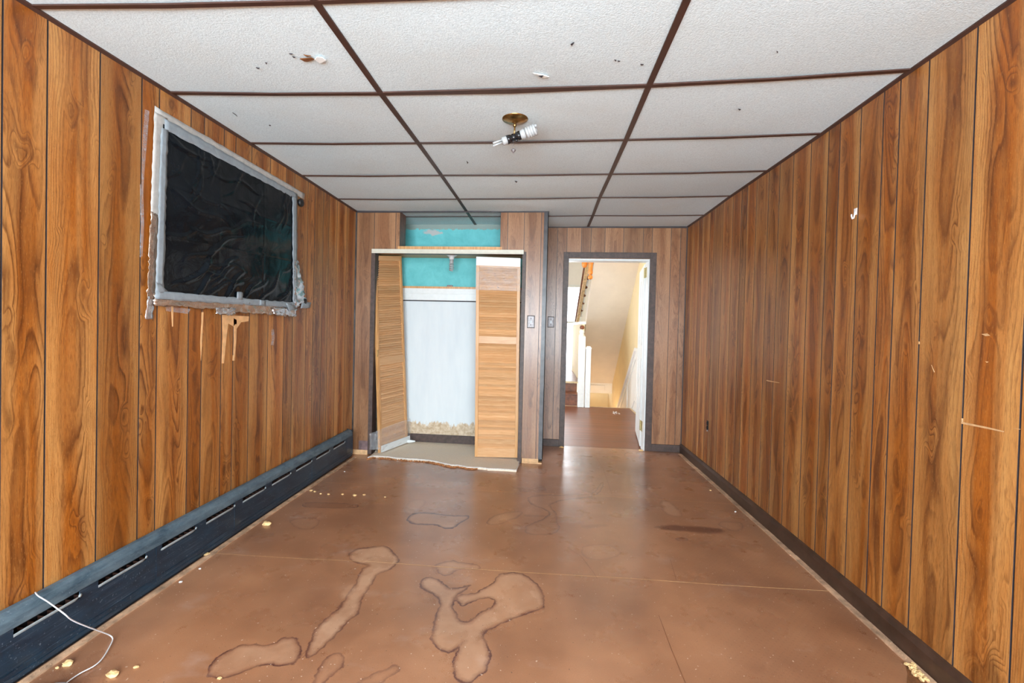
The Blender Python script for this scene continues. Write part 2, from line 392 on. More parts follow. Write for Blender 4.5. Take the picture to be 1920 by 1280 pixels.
# (outline, ring strength, fill) fill > 0 pale, < 0 dark
STA = [
 (c6([(220,525),(260,500),(330,495),(370,485),(400,490),(430,520),(455,550),(440,570),(410,600),(350,612),(330,660),(290,710),(265,790),(220,830),(180,870),(140,920),(70,980),(30,1000),(50,910),(90,850),(150,790),(190,750),(240,690),(270,620),(290,585),(320,575),(260,560),(225,545)]), .6, .75),
 (c6([(490,365),(510,345),(560,335),(640,345),(700,352),(765,350),(765,365),(725,385),(700,408),(660,410),(620,395),(560,392),(510,388),(495,375)]), 1.7, .3),
 (c6([(610,580),(640,560),(700,552),(740,565),(810,570),(815,595),(750,590),(700,600),(665,625),(625,605)]), .5, .4),
 (c6([(870,660),(890,620),(950,605),(1010,615),(1060,650),(1100,690),(1110,765),(1060,780),(960,820),(860,860),(830,870),(850,930),(860,980),(850,1060),(820,1060),(790,1104),(700,1104),(690,1020),(720,940),(745,910),(700,970),(640,965),(600,930),(585,890),(610,850),(625,780),(640,740),(600,700),(545,670),(545,640),(600,625),(650,650),(680,690),(790,655),(760,680),(700,710),(690,760),(710,790),(730,830),(770,830),(800,800),(830,780),(895,745),(860,715),(800,735),(760,750),(735,765),(700,712),(800,700)]), .7, .55),
 (c6([(845,375),(880,350),(940,335),(1010,330),(1000,350),(950,370),(900,392),(855,392)]), .5, .3),
 (c6([(1025,280),(1040,262),(1120,255),(1250,255),(1330,250),(1360,200),(1375,195),(1345,262),(1200,275),(1120,300),(1160,340),(1160,380),(1180,410),(1150,432),(1080,440),(1018,432),(1020,400),(1060,385),(1110,360),(1140,335),(1060,305)]), .6, .2),
 (c6([(1270,495),(1310,482),(1400,480),(1455,515),(1430,540),(1340,555),(1280,535)]), .25, .15),
 (c5([(1025,1240),(1050,1190),(1130,1120),(1230,1085),(1350,1090),(1420,1050),(1480,1060),(1505,1110),(1490,1180),(1400,1195),(1330,1180),(1240,1210),(1180,1240),(1080,1255)]), .7, .5),
 (c5([(1440,465),(1560,450),(1610,470),(1570,505),(1520,515),(1470,500)]), .4, .2),
 (c6([(1465,65),(1480,55),(1530,55),(1545,75),(1520,90),(1475,85)]), .5, .2),
 (c6([(420,175),(480,155),(540,165),(530,190),(450,195)]), .35, .1),
]
STB = [
 (c6([(1590,400),(1650,392),(1740,395),(1850,402),(1920,410),(1915,435),(1800,430),(1700,420),(1620,412)]), .3, -.8),
 (c6([(500,280),(575,275),(570,300),(540,320),(500,350),(470,330)]), .2, .3),
 (c6([(1620,280),(1660,275),(1740,350),(1700,358),(1640,335)]), .3, .45),
 (c6([(1560,205),(1585,210),(1600,240),(1580,242)]), .0, .8),
 (c6([(1885,385),(1930,375),(1985,380),(2010,400),(1960,425),(1900,400)]), .5, .1),
 (c6([(1010,345),(1110,348),(1100,358),(1010,355)]), .2, -.5),
 (c6([(1690,455),(1720,448),(1750,455),(1745,465),(1700,465)]), .5, -.3),
 (c6([(1265,395),(1380,385),(1400,400),(1290,412)]), .1, -.3),
 (c5([(1510,380),(1600,375),(1800,388),(1790,405),(1700,405),(1520,405)]), .7, -.25),
 (c6([(960,400),(1000,395),(1005,412),(960,415)]), .2, .5),
 (c6([(180,700),(250,640),(262,680),(215,720),(190,735)]), .1, .6),
 (c6([(120,1000),(170,960),(205,985),(190,1030),(150,1065),(90,1130),(60,1130),(80,1060)]), .5, .15),
 (c6([(250,1115),(300,1080),(360,1050),(430,1020),(465,1040),(420,1080),(350,1115)]), .4, .1),
 (c6([(800,260),(900,240),(980,235),(960,300),(860,310)]), .0, .12),
]
def world_poly(p):
    for _ in range(2):
        q = []
        for i in range(len(p)):
            a, b = p[i], p[(i+1) % len(p)]; q += [(a[0]*.75+b[0]*.25, a[1]*.75+b[1]*.25), (a[0]*.25+b[0]*.75, a[1]*.25+b[1]*.75)]
        p = q
    return [on(a, b, 2, 0.0) for a, b in p]
def sdist(P, polys):
    best = np.full(len(P), -9.0); st = np.zeros(len(P)); fl = np.zeros(len(P))
    for poly, s, f in polys:
        w_ = np.array([(q.x, q.y) for q in world_poly(poly)]); d = np.full(len(P), 1e9); ins = np.zeros(len(P), bool)
        for i in range(len(w_)):
            a, b = w_[i], w_[(i+1) % len(w_)]; ab = b-a; ap = P-a
            tt = np.clip((ap@ab)/(ab@ab+1e-12), 0, 1); d = np.minimum(d, np.hypot(*(ap-tt[:, None]*ab).T))
            c = ((a[1] > P[:, 1]) != (b[1] > P[:, 1]))
            xi = a[0]+(P[:, 1]-a[1])/(b[1]-a[1]+1e-12)*(b[0]-a[0]); ins ^= c & (P[:, 0] < xi)
        sd = np.where(ins, d, -d); k = sd > best
        best[k] = sd[k]; st[k] = s; fl[k] = f
    return np.clip(best, -.3, .3), st, fl
def build_floor():
    xs = np.concatenate([np.arange(-1.86, 1.53, .0095), [1.53]]); ys = np.concatenate([[-2.05, -1, 0, .8, 1.2], np.arange(1.22, 5.06, .0095), [5.06]])
    X, Y = np.meshgrid(xs, ys); P = np.stack([X.ravel(), Y.ravel()], 1); Z = np.where(P[:, 1] < 3, 0, -.011*(P[:, 1]-3))
    nx, ny = len(xs), len(ys); idx = np.arange(nx*ny).reshape(ny, nx)
    F = np.stack([idx[:-1, :-1], idx[:-1, 1:], idx[1:, 1:], idx[1:, :-1]], -1).reshape(-1, 4)
    me = bpy.data.meshes.new('floor'); me.vertices.add(len(P)); me.vertices.foreach_set('co', np.c_[P, Z].astype('f').ravel())
    me.loops.add(F.size); me.loops.foreach_set('vertex_index', F.ravel().astype('i')); me.polygons.add(len(F))
    me.polygons.foreach_set('loop_start', (np.arange(len(F))*4).astype('i')); me.polygons.foreach_set('loop_total', np.full(len(F), 4, 'i'))
    me.update(calc_edges=True); me.materials.append(M['floor'])
    for nm, S in (('a', STA), ('b', STB)):
        for k, arr in zip(('stain_', 'force_', 'fill_'), sdist(P, S)):
            a = me.attributes.new(k+nm, 'FLOAT', 'POINT'); a.data.foreach_set('value', arr.astype('f'))
    o = bpy.data.objects.new('floor', me); COL.objects.link(o); o['kind'] = 'structure'
    return o
floor = build_floor()
# raised seams between the hardboard sheets
SEAMS = [[(300,1024),(415,1038),(560,1047),(700,1053)],[(700,1053),(850,1064),(1000,1074),(1180,1084),(1360,1097),(1557,1108)],
         [(610,903),(760,911),(960,921),(1160,930),(1385,944)],[(1118,853),(1132,878),(1147,924)],[(1235,1153),(1258,1215),(1285,1280)],[(1257,1049),(1268,1087)],[(1060,1024),(1090,1043),(1112,1072),(1120,1085)]]
for k, sm in enumerate(SEAMS):
    b = MB(); pts = [on(u, v, 2, .0) for u, v in sm]; hw = [.0016, .0022, .0011, .0012, .001, .001, .0012][k]
    for p, q in zip(pts[:-1], pts[1:]):
        p = p.copy(); q = q.copy(); p.z = ZF(p.y)+.0008; q.z = ZF(q.y)+.0008
        d = (q-p).normalized(); nrm = Vector((-d.y, d.x, 0))*hw
        b.quad([p-nrm, q-nrm, q+nrm, p+nrm])
    b.build('floor_seam', ('bare_wood' if k < 2 else 'stairwood' if k > 2 else 'ply'), parent=floor, fix=False)

# ------------------------------------------------------------------ panelled walls
def panel_wall(b, P, grooves, z0, z1, holes=(), gw=.0055, zoff=None, mw=0, mg=1, seed0=0.0, depth=.003):
    """P(u, z, d) -> point; grooves sorted u positions incl. ends; d = depth behind the face"""
    def cut(u0, u1):
        out = [(u0, u1, z0, z1)]
        for (a, c, e, f) in holes:
            nw = []
            for (p, q, r, s) in out:
                if q <= a or p >= c or s <= e or r >= f: nw.append((p, q, r, s)); continue
                if p < a: nw.append((p, a, r, s))
                if q > c: nw.append((c, q, r, s))
                pp, qq = max(p, a), min(q, c)
                if r < e: nw.append((pp, qq, r, e))
                if s > f: nw.append((pp, qq, f, s))
            out = nw
        return out
    for i in range(len(grooves)-1):
        g0, g1 = grooves[i], grooves[i+1]; mid = (g0+g1)/2; seed = (seed0+i*.6180339) % 1.0
        fl = -1 if (i*7) % 3 == 1 else 1
        for (p, q, r, s) in cut(g0+gw/2, g1-gw/2):
            b.quad([P(p, r, 0), P(q, r, 0), P(q, s, 0), P(p, s, 0)], [((p-mid)*fl, r), ((q-mid)*fl, r), ((q-mid)*fl, s), ((p-mid)*fl, s)], mw, seed)
    for g in grooves[1:-1]:
        for (p, q, r, s) in cut(g-gw/2, g+gw/2):
            c0, c1, c2, c3 = P(p, r, 0), P(p, r, depth), P(q, r, depth), P(q, r, 0)
            d0, d1, d2, d3 = P(p, s, 0), P(p, s, depth), P(q, s, depth), P(q, s, 0)
            b.quad([c0, c1, d1, d0], mat=mg); b.quad([c1, c2, d2, d1], mat=mg); b.quad([c2, c3, d3, d2], mat=mg)
def slab(b, x0, x1, y0, y1, z0, z1, holes=(), axis='y', mat=1):   # backing boxes around rectangular holes (u = x or y)
    us = sorted({*( (x0, x1) if axis == 'y' else (y0, y1)), *[h[0] for h in holes], *[h[1] for h in holes]})
    for u0, u1 in zip(us[:-1], us[1:]):
        zs = [(z0, z1)]
        for h in holes:
            if h[0] <= u0 and h[1] >= u1:
                zs = [t for a, c in zs for t in ((a, min(c, h[2])), (max(a, h[3]), c)) if t[1]-t[0] > 1e-4]
        for a, c in zs:
            if axis == 'y': b.box(u0, u1, y0, y1, a, c, mat)
            else: b.box(x0, x1, u0, u1, a, c, mat)

inch = .0254
XL, XR = -1.843, 1.498
def seq(start, widths, stop, sign=1):
    out = [start]; i = 0
    while (out[-1] < stop if sign > 0 else out[-1] > stop):
        out.append(out[-1]+sign*widths[i % len(widths)]*inch); i += 1
    return out
left_meas = [1.383, 1.524, 1.725, 1.922, 2.018, 2.214, 2.308, 2.461, 2.562, 2.712, 2.909, 3.1, 3.212, 3.404, 3.512, 3.655, 3.759, 3.912, 4.115, 4.32]
right_meas = [1.588, 1.785, 1.987, 2.133, 2.228, 2.375, 2.53, 2.625, 2.786, 2.97, 3.132, 3.276, 3.451, 3.60, 3.70, 3.86, 4.06, 4.26, 4.36, 4.56, 4.66, 4.81, 5.03]
W8 = [6, 4, 6, 4, 8, 4, 8, 8]
lg = [-2.0]+sorted(seq(1.383, [8, 8, 6, 4, 6, 4, 8, 4], -1.9, -1))[1:][:-1]+left_meas
rg = [-2.0]+sorted(seq(1.588, [8, 4, 8, 4, 6, 4, 6, 8], -1.9, -1))[1:][:-1]+right_meas
b = MB(); panel_wall(b, lambda u, z, d: (XL-d, u, z), lg, -.05, 2.43, gw=.006, seed0=.17); slab(b, XL-.06, XL-.004, -2.05, 5.1, -.06, 2.5, axis='x')
wall_left = struct(b, 'wall_left', ['panel', 'groove'], fix=False)
b = MB(); panel_wall(b, lambda u, z, d: (XR+d, u, z), rg, -.05, 2.43, gw=.0065, seed0=.43); slab(b, XR+.004, XR+.06, -2.05, 5.1, -.06, 2.5, axis='x')
wall_right = struct(b, 'wall_right', ['panel', 'groove'], fix=False)

# back wall with the doorway
YB = 5.03; DX0, DX1, DZ = .238, 1.122, 2.03
bg = [.02, .134, .237, .392, .494, .642, .838, 1.045, 1.139, 1.332, 1.431, XR]
b = MB(); panel_wall(b, lambda u, z, d: (u, YB+d, z), bg, -.06, 2.43, holes=[(DX0, DX1, -.1, DZ)], gw=.005, seed0=.71)
slab(b, .0, XR+.06, YB+.004, YB+.10, -.06, 2.5, holes=[(DX0, DX1, -.1, DZ)])
struct(b, 'wall_back', ['panel_back', 'groove'], fix=False)
# closet front wall
YC = 4.3225; ox0, ox1, oz = -1.668, -.203, 1.962
trans = (-1.401, -.424, 2.028, 2.6)
cg = [XL, -1.657, -1.443, -1.401, -.424, -.354, -.198, -.038, .022]
holes = [(ox0, ox1, -.1, oz), trans]
b = MB(); panel_wall(b, lambda u, z, d: (u, YC+d, z), cg, ZF(YC)+.045, 2.43, holes=holes, gw=.005, seed0=.29)
slab(b, XL, .022, YC+.004, YC+.10, ZF(YC)+.045, 2.5, holes=holes, mat=2)
struct(b, 'wall_closet_front', ['panel_back', 'groove', 'stairwood'], fix=False)
# closet side facing the doorway
b = MB(); panel_wall(b, lambda u, z, d: (.022-d, u, z), [YC, 4.48, 4.68, 4.78, 5.03], -.03, 2.43, gw=.005, seed0=.9); slab(b, -.08, .018, YC+.105, 5.03, -.03, 2.5, axis='x')
struct(b, 'wall_closet_right', ['panel_back', 'groove'], fix=False)
YK = 4.88
b = MB(); b.box(XL, -.08, YK, YK+.05, 1.665, 2.5); struct(b, 'wall_closet_upper', 'teal')
b = MB(); b.box(XL, -.08, YK-.006, YK+.05, -.05, 1.60); struct(b, 'wall_closet_back', 'torn_white')
b = MB(); b.box(XL, XL+.02, YC+.1, YK, -.03, 2.5); struct(b, 'wall_closet_left', 'beige')
b = MB(); b.box(XL+.02, -.08, YK-.02, YK-.006, ZF(YK), .082)
struct(b, 'baseboard_closet', 'brown_trim', bevel=.003)

# closet lid: the soffit board between the closet and the open transom above
b = MB(); b.box(XL+.02, -.08, YC+.105, YK-.001, 2.0, 2.02); struct(b, 'trim_closet_soffit', 'stile')
b = MB(); b.box(-1.42, -.405, YC-.004, YC+.09, 2.0, 2.028); struct(b, 'trim_transom_sill', 'stile')
b = MB(); b.box(-1.44, -1.403, YC+.102, YC+.19, 2.021, 2.45); b.box(-.422, -.385, YC+.102, YC+.19, 2.021, 2.45)
struct(b, 'trim_transom_stud', 'stairwood')

# casings: closet opening, closet corner bead, doorway
b = MB(); b.box(ox0-.012, ox0+.028, YC-.012, YC+.10, ZF(YC)+.01, oz+.03); struct(b, 'trim_1', 'brown_trim', bevel=.002)
b = MB(); b.box(ox1-.006, ox1+.03, YC-.012, YC+.10, ZF(YC)-.03, oz+.02); struct(b, 'trim_2', 'brown_trim', bevel=.002)
M['bead'] = simple('worn_dark_metal_bead', (.042, .038, .040), .35, .6, 9, Metallic=.0)
b = MB(); b.box(-.014, .028, YC-.006, YC, ZF(YC)+.045, 2.38); b.box(.022, .028, YC-.006, YC+.045, ZF(YC)+.045, 2.38)
struct(b, 'trim_3', 'bead')
b = MB(); yy = YB-.016
b.box(.205, .262, yy, YB, ZF(YB), 2.098); struct(b, 'trim_4', 'brown_trim', bevel=.002)
b = MB(); b.box(1.118, 1.186, yy, YB, ZF(YB), 2.098); struct(b, 'trim_5', 'brown_trim', bevel=.002)
b = MB(); b.box(.262, 1.118, yy, YB, 2.036, 2.098); struct(b, 'trim_6', 'brown_trim', bevel=.002)
# white door jamb lining
b = MB(); y0, y1 = YB-.002, YB+.13
b.box(DX0, DX0+.018, y0, y1, -.03, DZ); b.box(DX1-.016, DX1, y0, y1, -.03, DZ); b.box(DX0+.018, DX1-.016, y0, y1, DZ-.022, DZ)
struct(b, 'trim_7', 'white_paint', bevel=.002)
# small baseboards at the back, right baseboard, tack strips
b = MB(); b.box(.03, .205, YB-.014, YB, ZF(YB), .075-.02); struct(b, 'baseboard_back_left', 'brown_trim', bevel=.003)
b = MB(); b.box(1.186, XR-.014, YB-.014, YB, ZF(YB), .075-.02); struct(b, 'baseboard_back', 'brown_trim', bevel=.003)
b = MB(); prof = [(0, 0), (-.018, 0), (-.018, .07), (-.011, .092), (0, .096)]
def sweepY(b, prof, X, ya, yb, n=12):
    for i in range(n):
        p, q = ya+(yb-ya)*i/n, ya+(yb-ya)*(i+1)/n
        for k in range(len(prof)-1):
            (a, c), (e, f) = prof[k], prof[k+1]
            b.quad([(X+a, p, ZF(p)+c), (X+e, p, ZF(p)+f), (X+e, q, ZF(q)+f), (X+a, q, ZF(q)+c)])
sweepY(b, prof, XR, -2.0, YB); struct(b, 'baseboard_right', 'right_base')
def strip(name, x0, x1, ya, yb, mat):
    b = MB(); n = 14
    for i in range(n):
        p, q = ya+(yb-ya)*i/n, ya+(yb-ya)*(i+1)/n-.002
        j = rnd.uniform(-.002, .002)
        b.hexa([(x0+j, p, ZF(p)), (x1+j, p, ZF(p)), (x1+j, q, ZF(q)), (x0+j, q, ZF(q))], [(x0+j, p, ZF(p)+.007), (x1+j, p, ZF(p)+.006), (x1+j, q, ZF(q)+.006), (x0+j, q, ZF(q)+.007)])
        for t in range(14):
            y = p+(q-p)*(t+.5)/14; x = (x0+x1)/2+rnd.uniform(-.006, .006)
            b.tube([(x, y, ZF(y)+.006), (x, y, ZF(y)+.0095)], .0012, 5)
    return struct(b, name, mat)
M['tack'] = simple('dusty_tack_strip', (.46, .28, .17), .8, .45, 14)
strip('trim_right_tack_strip', 1.447, 1.478, 1.55, 4.95, 'tack')
strip('trim_left_tack_strip', -1.775, -1.745, .9, 4.2, 'tack')

# bare wood blocks at the foot of the two piers
b = MB(); z0 = ZF(YC)
b.box(ox1+.035, -.012, YC+.002, YC+.05, z0+.012, z0+.045); b.box(ox1+.035, .02, YC-.006, YC+.05, z0-.004, z0+.012)
struct(b, 'trim_8', 'bare_wood')
b = MB(); b.box(XL+.01, ox0-.015, YC-.006, YC+.05, z0-.004, z0+.045); struct(b, 'trim_9', 'bare_wood')
M['smudge'] = simple('old_baseboard_print', (.16, .10, .10), .6, .5, 18)
b = MB(); b.box(XL+.07, ox0-.014, YC-.0012, YC+.003, z0+.045, z0+.135); b.build('baseboard_ghost', 'smudge', parent=bpy.data.objects['wall_closet_front'])
# dark line in the left back corner
b = MB(); b.box(XL, XL+.012, YC-.012, YC, .2, 2.37); struct(b, 'trim_10', 'bead')
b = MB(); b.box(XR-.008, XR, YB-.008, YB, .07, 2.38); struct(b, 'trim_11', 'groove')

# rear of the room (behind the camera): wide window in a plain panelled wall
b = MB(); rw = (-1.7, 1.4, .48, 2.28); slab(b, XL-.06, XR+.06, -2.12, -2.0, -.06, 2.5, holes=[rw], mat=0); struct(b, 'wall_rear', 'panel_back')
b = MB()
for x0, x1, z0_, z1_ in ((-1.7, 1.4, .48, .53), (-1.7, 1.4, 2.23, 2.28), (-1.7, -1.65, .53, 2.23), (1.35, 1.4, .53, 2.23), (-.68, -.63, .53, 2.23), (.33, .38, .53, 2.23)): b.box(x0, x1, -2.09, -2.03, z0_, z1_)
win = struct(b, 'window_1', 'white_paint'); b = MB(); b.box(-1.65, 1.35, -2.064, -2.06, .53, 2.23); b.build('pane', 'glass', parent=win)

# ------------------------------------------------------------------ ceiling
T = .6096; Y0 = 2.0793
def node(k, j):
    y = Y0+k*T
    tab = {0: {-1: (-1.847, 2.378), 0: (-1.85, 2.381), 1: (-1.84, 2.379), 2: (-1.84, 2.378), 3: (-1.84, 2.371), 4: (-1.84, 2.365), 5: (-1.84, 2.36)},
           1: {-1: (-.781, 2.345), 0: (-.779, 2.349), 1: (-.771, 2.362), 2: (-.766, 2.370), 3: (-.756, 2.366), 4: (-.75, 2.362), 5: (-.75, 2.362)},
           2: {-1: (.435, 2.345), 0: (.437, 2.351), 1: (.446, 2.361), 2: (.448, 2.368), 3: (.446, 2.374), 4: (.455, 2.371), 5: (.458, 2.372)},
           3: {-1: (1.505, 2.385), 0: (1.505, 2.385), 1: (1.5, 2.377), 2: (1.5, 2.38), 3: (1.5, 2.383), 4: (1.5, 2.375), 5: (1.5, 2.376)}}
    x, z = tab[j][max(-1, min(5, k))]
    if k > 4: y = YB+.02
    return Vector((x, y, z))
KS = list(range(-7, 5))
b = MB(); b.box(XL-.06, XR+.06, -2.1, 5.13, 2.46, 2.52)
ceil = struct(b, 'ceiling', 'tile')
for k in KS:
    for j in range(3):
        A, B, C_, D = node(k, j), node(k, j+1), node(k+1, j+1), node(k+1, j)
        b = MB(); b.seed = rnd.random(); n = 8
        up = Vector((0, 0, .003)); g = []
        for iy in range(n+1):
            for ix in range(n+1):
                s, t = ix/n, iy/n; p = (A*(1-s)+B*s)*(1-t)+(D*(1-s)+C_*s)*t
                sag = 4*s*(1-s)*(.006+.006*rnd.random())*(1 if j == 1 else .5); p = p+up-Vector((0, 0, sag*4*t*(1-t))); g.append(p)
        b.raw(g, [(iy*(n+1)+ix, iy*(n+1)+ix+1, (iy+1)*(n+1)+ix+1, (iy+1)*(n+1)+ix) for iy in range(n) for ix in range(n)])
        m_ = MB(); 
        b.raw([p+Vector((0, 0, .012)) for p in g], [((iy+1)*(n+1)+ix, (iy+1)*(n+1)+ix+1, iy*(n+1)+ix+1, iy*(n+1)+ix) for iy in range(n) for ix in range(n)])
        b.build('ceiling_tile', 'tile', parent=ceil, smooth=True, fix=False)
def flatbar(b, p, q, wid, th=.004, nrm=None):
    d = (q-p).normalized(); s = Vector((0, 0, 1)).cross(d).normalized()
    w0, w1 = (wid if isinstance(wid, tuple) else (wid, wid))
    lo = [p-s*w0/2, p+s*w0/2, q+s*w1/2, q-s*w1/2]
    b.hexa([x-Vector((0, 0, th)) for x in lo], [x+Vector((0, 0, .002)) for x in lo])
for j in (1, 2):
    b = MB()
    for k in KS: flatbar(b, node(k, j), node(k+1, j), .026, .0035)
    b.build('grid_runner', 'grid', parent=ceil)
for k in KS[1:]:
    for j in range(3):
        b = MB(); A, B = node(k, j), node(k, j+1); mid = (A+B)/2-Vector((0, 0, .0045))
        wm = .040 if (k == 0 and j == 1) else .019
        flatbar(b, A, mid, (.018 if k else .026, wm)); flatbar(b, mid, B, (wm, .018 if k else .024))
        b.build('cross_strip', 'grid', parent=ceil)
for nm, X, s in (('trim_ceiling_left', XL, 1), ('trim_ceiling_right', XR, -1)):
    b = MB(); j = 0 if s > 0 else 3
    for k in KS:
        a, c = node(k, j), node(k+1, j)
        xa = X+s*.011
        b.hexa([(X, a.y, a.z-.013), (xa, a.y, a.z-.004), (xa, c.y, c.z-.004), (X, c.y, c.z-.013)], [(X, a.y, a.z+.003), (xa, a.y, a.z+.003), (xa, c.y, c.z+.003), (X, c.y, c.z+.003)])
    struct(b, nm, 'grid')
b = MB(); b.box(XL, .03, YC-.012, YC, 2.352, 2.372); struct(b, 'trim_ceiling_closet', 'groove')
b = MB(); b.box(.02, XR, YB-.012, YB, 2.362, 2.38); struct(b, 'trim_ceiling_back', 'groove')

# holes, tears and specks in the ceiling tiles
def tear(pts, mat, name, drop=.0015):
    b = MB(); w_ = [on(u, v, 2, 2.36) for u, v in pts]
    # height of the local tile
    def zt(p):
        k = (p.y-Y0)/T; k0 = int(math.floor(k)); j = 0 if p.x < -.78 else 1 if p.x < .44 else 2
        A, B, C_, D = node(k0, j), node(k0, j+1), node(k0+1, j+1), node(k0+1, j); s = (p.x-A.x)/(B.x-A.x); t = k-k0
        return ((A*(1-s)+B*s)*(1-t)+(D*(1-s)+C_*s)*t).z+.003-4*s*(1-s)*.012*4*t*(1-t)
    b.prism([(p.x, p.y, zt(p)-drop-.0005) for p in w_], (0, 0, .003))
    return b.build(name, mat, parent=ceil)
M['hole_brown'] = simple('brown_fibre_hole', (.16, .055, .012), .9, .4, 60)
M['flap'] = simple('white_paper_flap', (.86, .88, .86), .7, .03)
tear([(562,104),(571,109),(577,109),(590,105),(584,102),(575,103)], 'hole_brown', 'torn_hole', .003)
tear([(569,96),(576,100),(583,98),(577,98)], 'hole_brown', 'torn_hole', .003)
tear([(590,103),(600,110),(607,107),(611,104),(604,99),(594,98)], 'flap', 'paper_flap', .008)
tear([(542,95),(549,95.5),(546,96.6)], 'groove', 'tear_mark'); tear([(548,100),(554,102),(551,103)], 'groove', 'tear_mark')
tear([(1000,127),(1012,132),(1020,137),(1030,135),(1018,131)], 'flap', 'paper_flap', .006); tear([(1010,132),(1016,135),(1019,131)], 'groove', 'tear_mark', .009)
for pts in ([(1070,73),(1074,70),(1077,69),(1073,75)], [(1152,105),(1156,106),(1155,108)], [(1158,107),(1163,108),(1160,109)], [(1201,115),(1207,116),(1203,117.5)], [(875,302),(878,305),(876,307)], [(1456,93),(1459,95),(1457,97)],
            [(1384,203),(1389,204),(1387,206)], [(497,113),(501,113),(500,116)], [(480,123),(487,124),(484,126)], [(436,215),(442,219),(445,222)], [(504,236),(508,237),(506,238)], [(965,340),(970,341),(968,343)]):
    tear(pts, 'groove', 'tear_mark', .002)

# ------------------------------------------------------------------ window cover of black plastic, tape and foil
def Wp(u, v, off=.0): return on(u, v, 0, XL+off)
cover = thing('window_cover', 'crinkled black plastic sheet taped over the window on the left wall', 'window cover', (XL, 2.63, 1.27))
def patch(b, tl, tr, br, bl, off, nu=10, nv=10, jag=.0, bulge=0, seedv=0, wr=.0, lift=None):
    R_ = random.Random(seedv); P4 = [on(u, v, 0, XL+off) for u, v in (tl, tr, br, bl)]; g = []
    for i in range(nv+1):
        for k in range(nu+1):
            s, t = k/nu, i/nv; p = (P4[0]*(1-s)+P4[1]*s)*(1-t)+(P4[3]*(1-s)+P4[2]*s)*t
            e = Vector((0, R_.uniform(-1, 1)*jag if k in (0, nu) else 0, R_.uniform(-1, 1)*jag if i in (0, nv) else 0))
            dx = R_.uniform(0, 1)*wr + bulge*math.sin(math.pi*s)*math.sin(math.pi*t) + (lift(s, t) if lift else 0)
            g.append(p+e+Vector((dx, 0, 0)))
    b.raw(g, [(i*(nu+1)+k, i*(nu+1)+k+1, (i+1)*(nu+1)+k+1, (i+1)*(nu+1)+k) for i in range(nv) for k in range(nu)])
# sheet: dense mesh with real folds
def sheet():
    b = MB(); nu, nv = 150, 110; tl, tr, br, bl = [on(u, v, 0, XL+.012) for u, v in ((305, 232), (557, 366), (556, 577), (297, 560))]; g = []
    from mathutils import noise as mn
    rr = random.Random(4); folds = []
    for _ in range(22): folds.append((rr.random(), rr.random(), rr.uniform(-.5, .9), rr.uniform(.10, .32), rr.uniform(.004, .010)))
    for _ in range(10): folds.append((rr.uniform(.15, .95), rr.uniform(.72, .95), rr.uniform(.5, .9), rr.uniform(.08, .2), rr.uniform(.009, .018)))
    for _ in range(10): folds.append((rr.uniform(.15, .95), rr.uniform(.0, .3), rr.uniform(1.2, 1.6), rr.uniform(.08, .2), rr.uniform(.005, .010)))
    for i in range(nv+1):
        for k in range(nu+1):
            s, t = k/nu, i/nv; p = (tl*(1-s)+tr*s)*(1-t)+(bl*(1-s)+br*s)*t
            h = .004*mn.noise(Vector((s*5, t*4, 1)))+.0018*mn.noise(Vector((s*17, t*13, 3)))
            for (a, c, an, ln, am) in folds:
                dx, dy = (s-a)*1.28, (c-t); u_ = dx*math.cos(an)+dy*math.sin(an); v_ = -dx*math.sin(an)+dy*math.cos(an)
                v_ += .02*math.sin(u_*18+a*9)
                if abs(u_) < ln and abs(v_) < .06: h += am*math.exp(-(v_/.008)**2)*(1-(u_/ln)**2)
            # straight crease lines of the folded sheet
            for c in (.33, .63): h += .0016*math.exp(-(((t-c+.03*s))/.006)**2)
            for c in (.32, .66): h += .0012*math.exp(-(((s-c))/.005)**2)
            ed = min(s, 1-s, t, 1-t); h *= min(1, ed*14)
            h += .016*math.sin(math.pi*s)*math.sin(math.pi*t)*.6
            g.append(p+Vector((h+.002, 0, 0)))
    b.raw(g, [(i*(nu+1)+k, i*(nu+1)+k+1, (i+1)*(nu+1)+k+1, (i+1)*(nu+1)+k) for i in range(nv) for k in range(nu)])
    return b
sheet().build('plastic_sheet', 'plastic', parent=cover, smooth=True, fix=False)
def tapep(name, mat, *a, label=None, **k):
    b = MB(); patch(b, *a, **k); o = b.build(name, mat, parent=cover, smooth=True, fix=False, label=label)
    sm = o.modifiers.new('thick', 'SOLIDIFY'); sm.thickness = .001; sm.offset = 0; return o
tapep('tape_strip', 'tape', (290,199),(571,363),(570,374),(289,222), .004, nu=30, nv=3, jag=.002, wr=.002, seedv=1, label='pale grey tape along the top edge')
tapep('tape_strip', 'tape', (289,209),(314,222),(304,410),(282,398), .006, nu=4, nv=30, jag=.002, wr=.002, seedv=2, label='pale grey tape along the left edge')
tapep('foil_strip', 'foil', (282,396),(304,408),(292,560),(274,562), .007, nu=8, nv=30, jag=.004, wr=.007, seedv=3, label='crinkled foil tape on the left edge')
tapep('tape_strip', 'silver', (277,555),(289,556),(285,598),(271,598), .008, nu=3, nv=8, jag=.002, wr=.004, seedv=31, label='silver tape tail hanging at the lower left')
tapep('duct_tape', 'duct', (308,221),(557,364),(557,374),(309,243), .016, nu=40, nv=3, jag=.003, wr=.003, seedv=4, label='grey duct tape along the top of the plastic')
tapep('duct_tape', 'duct', (302,240),(315,245),(306,560),(291,552), .018, nu=3, nv=40, jag=.003, wr=.003, seedv=5, label='grey duct tape down the left of the plastic')
tapep('duct_tape', 'duct', (291,545),(551,567),(551,577),(290,560), .02, nu=40, nv=3, jag=.003, wr=.003, seedv=6, label='grey duct tape along the bottom of the plastic')
tapep('duct_tape', 'duct', (548,368),(557,370),(557,578),(549,575), .02, nu=3, nv=40, jag=.003, wr=.003, seedv=7, label='grey duct tape down the right of the plastic')
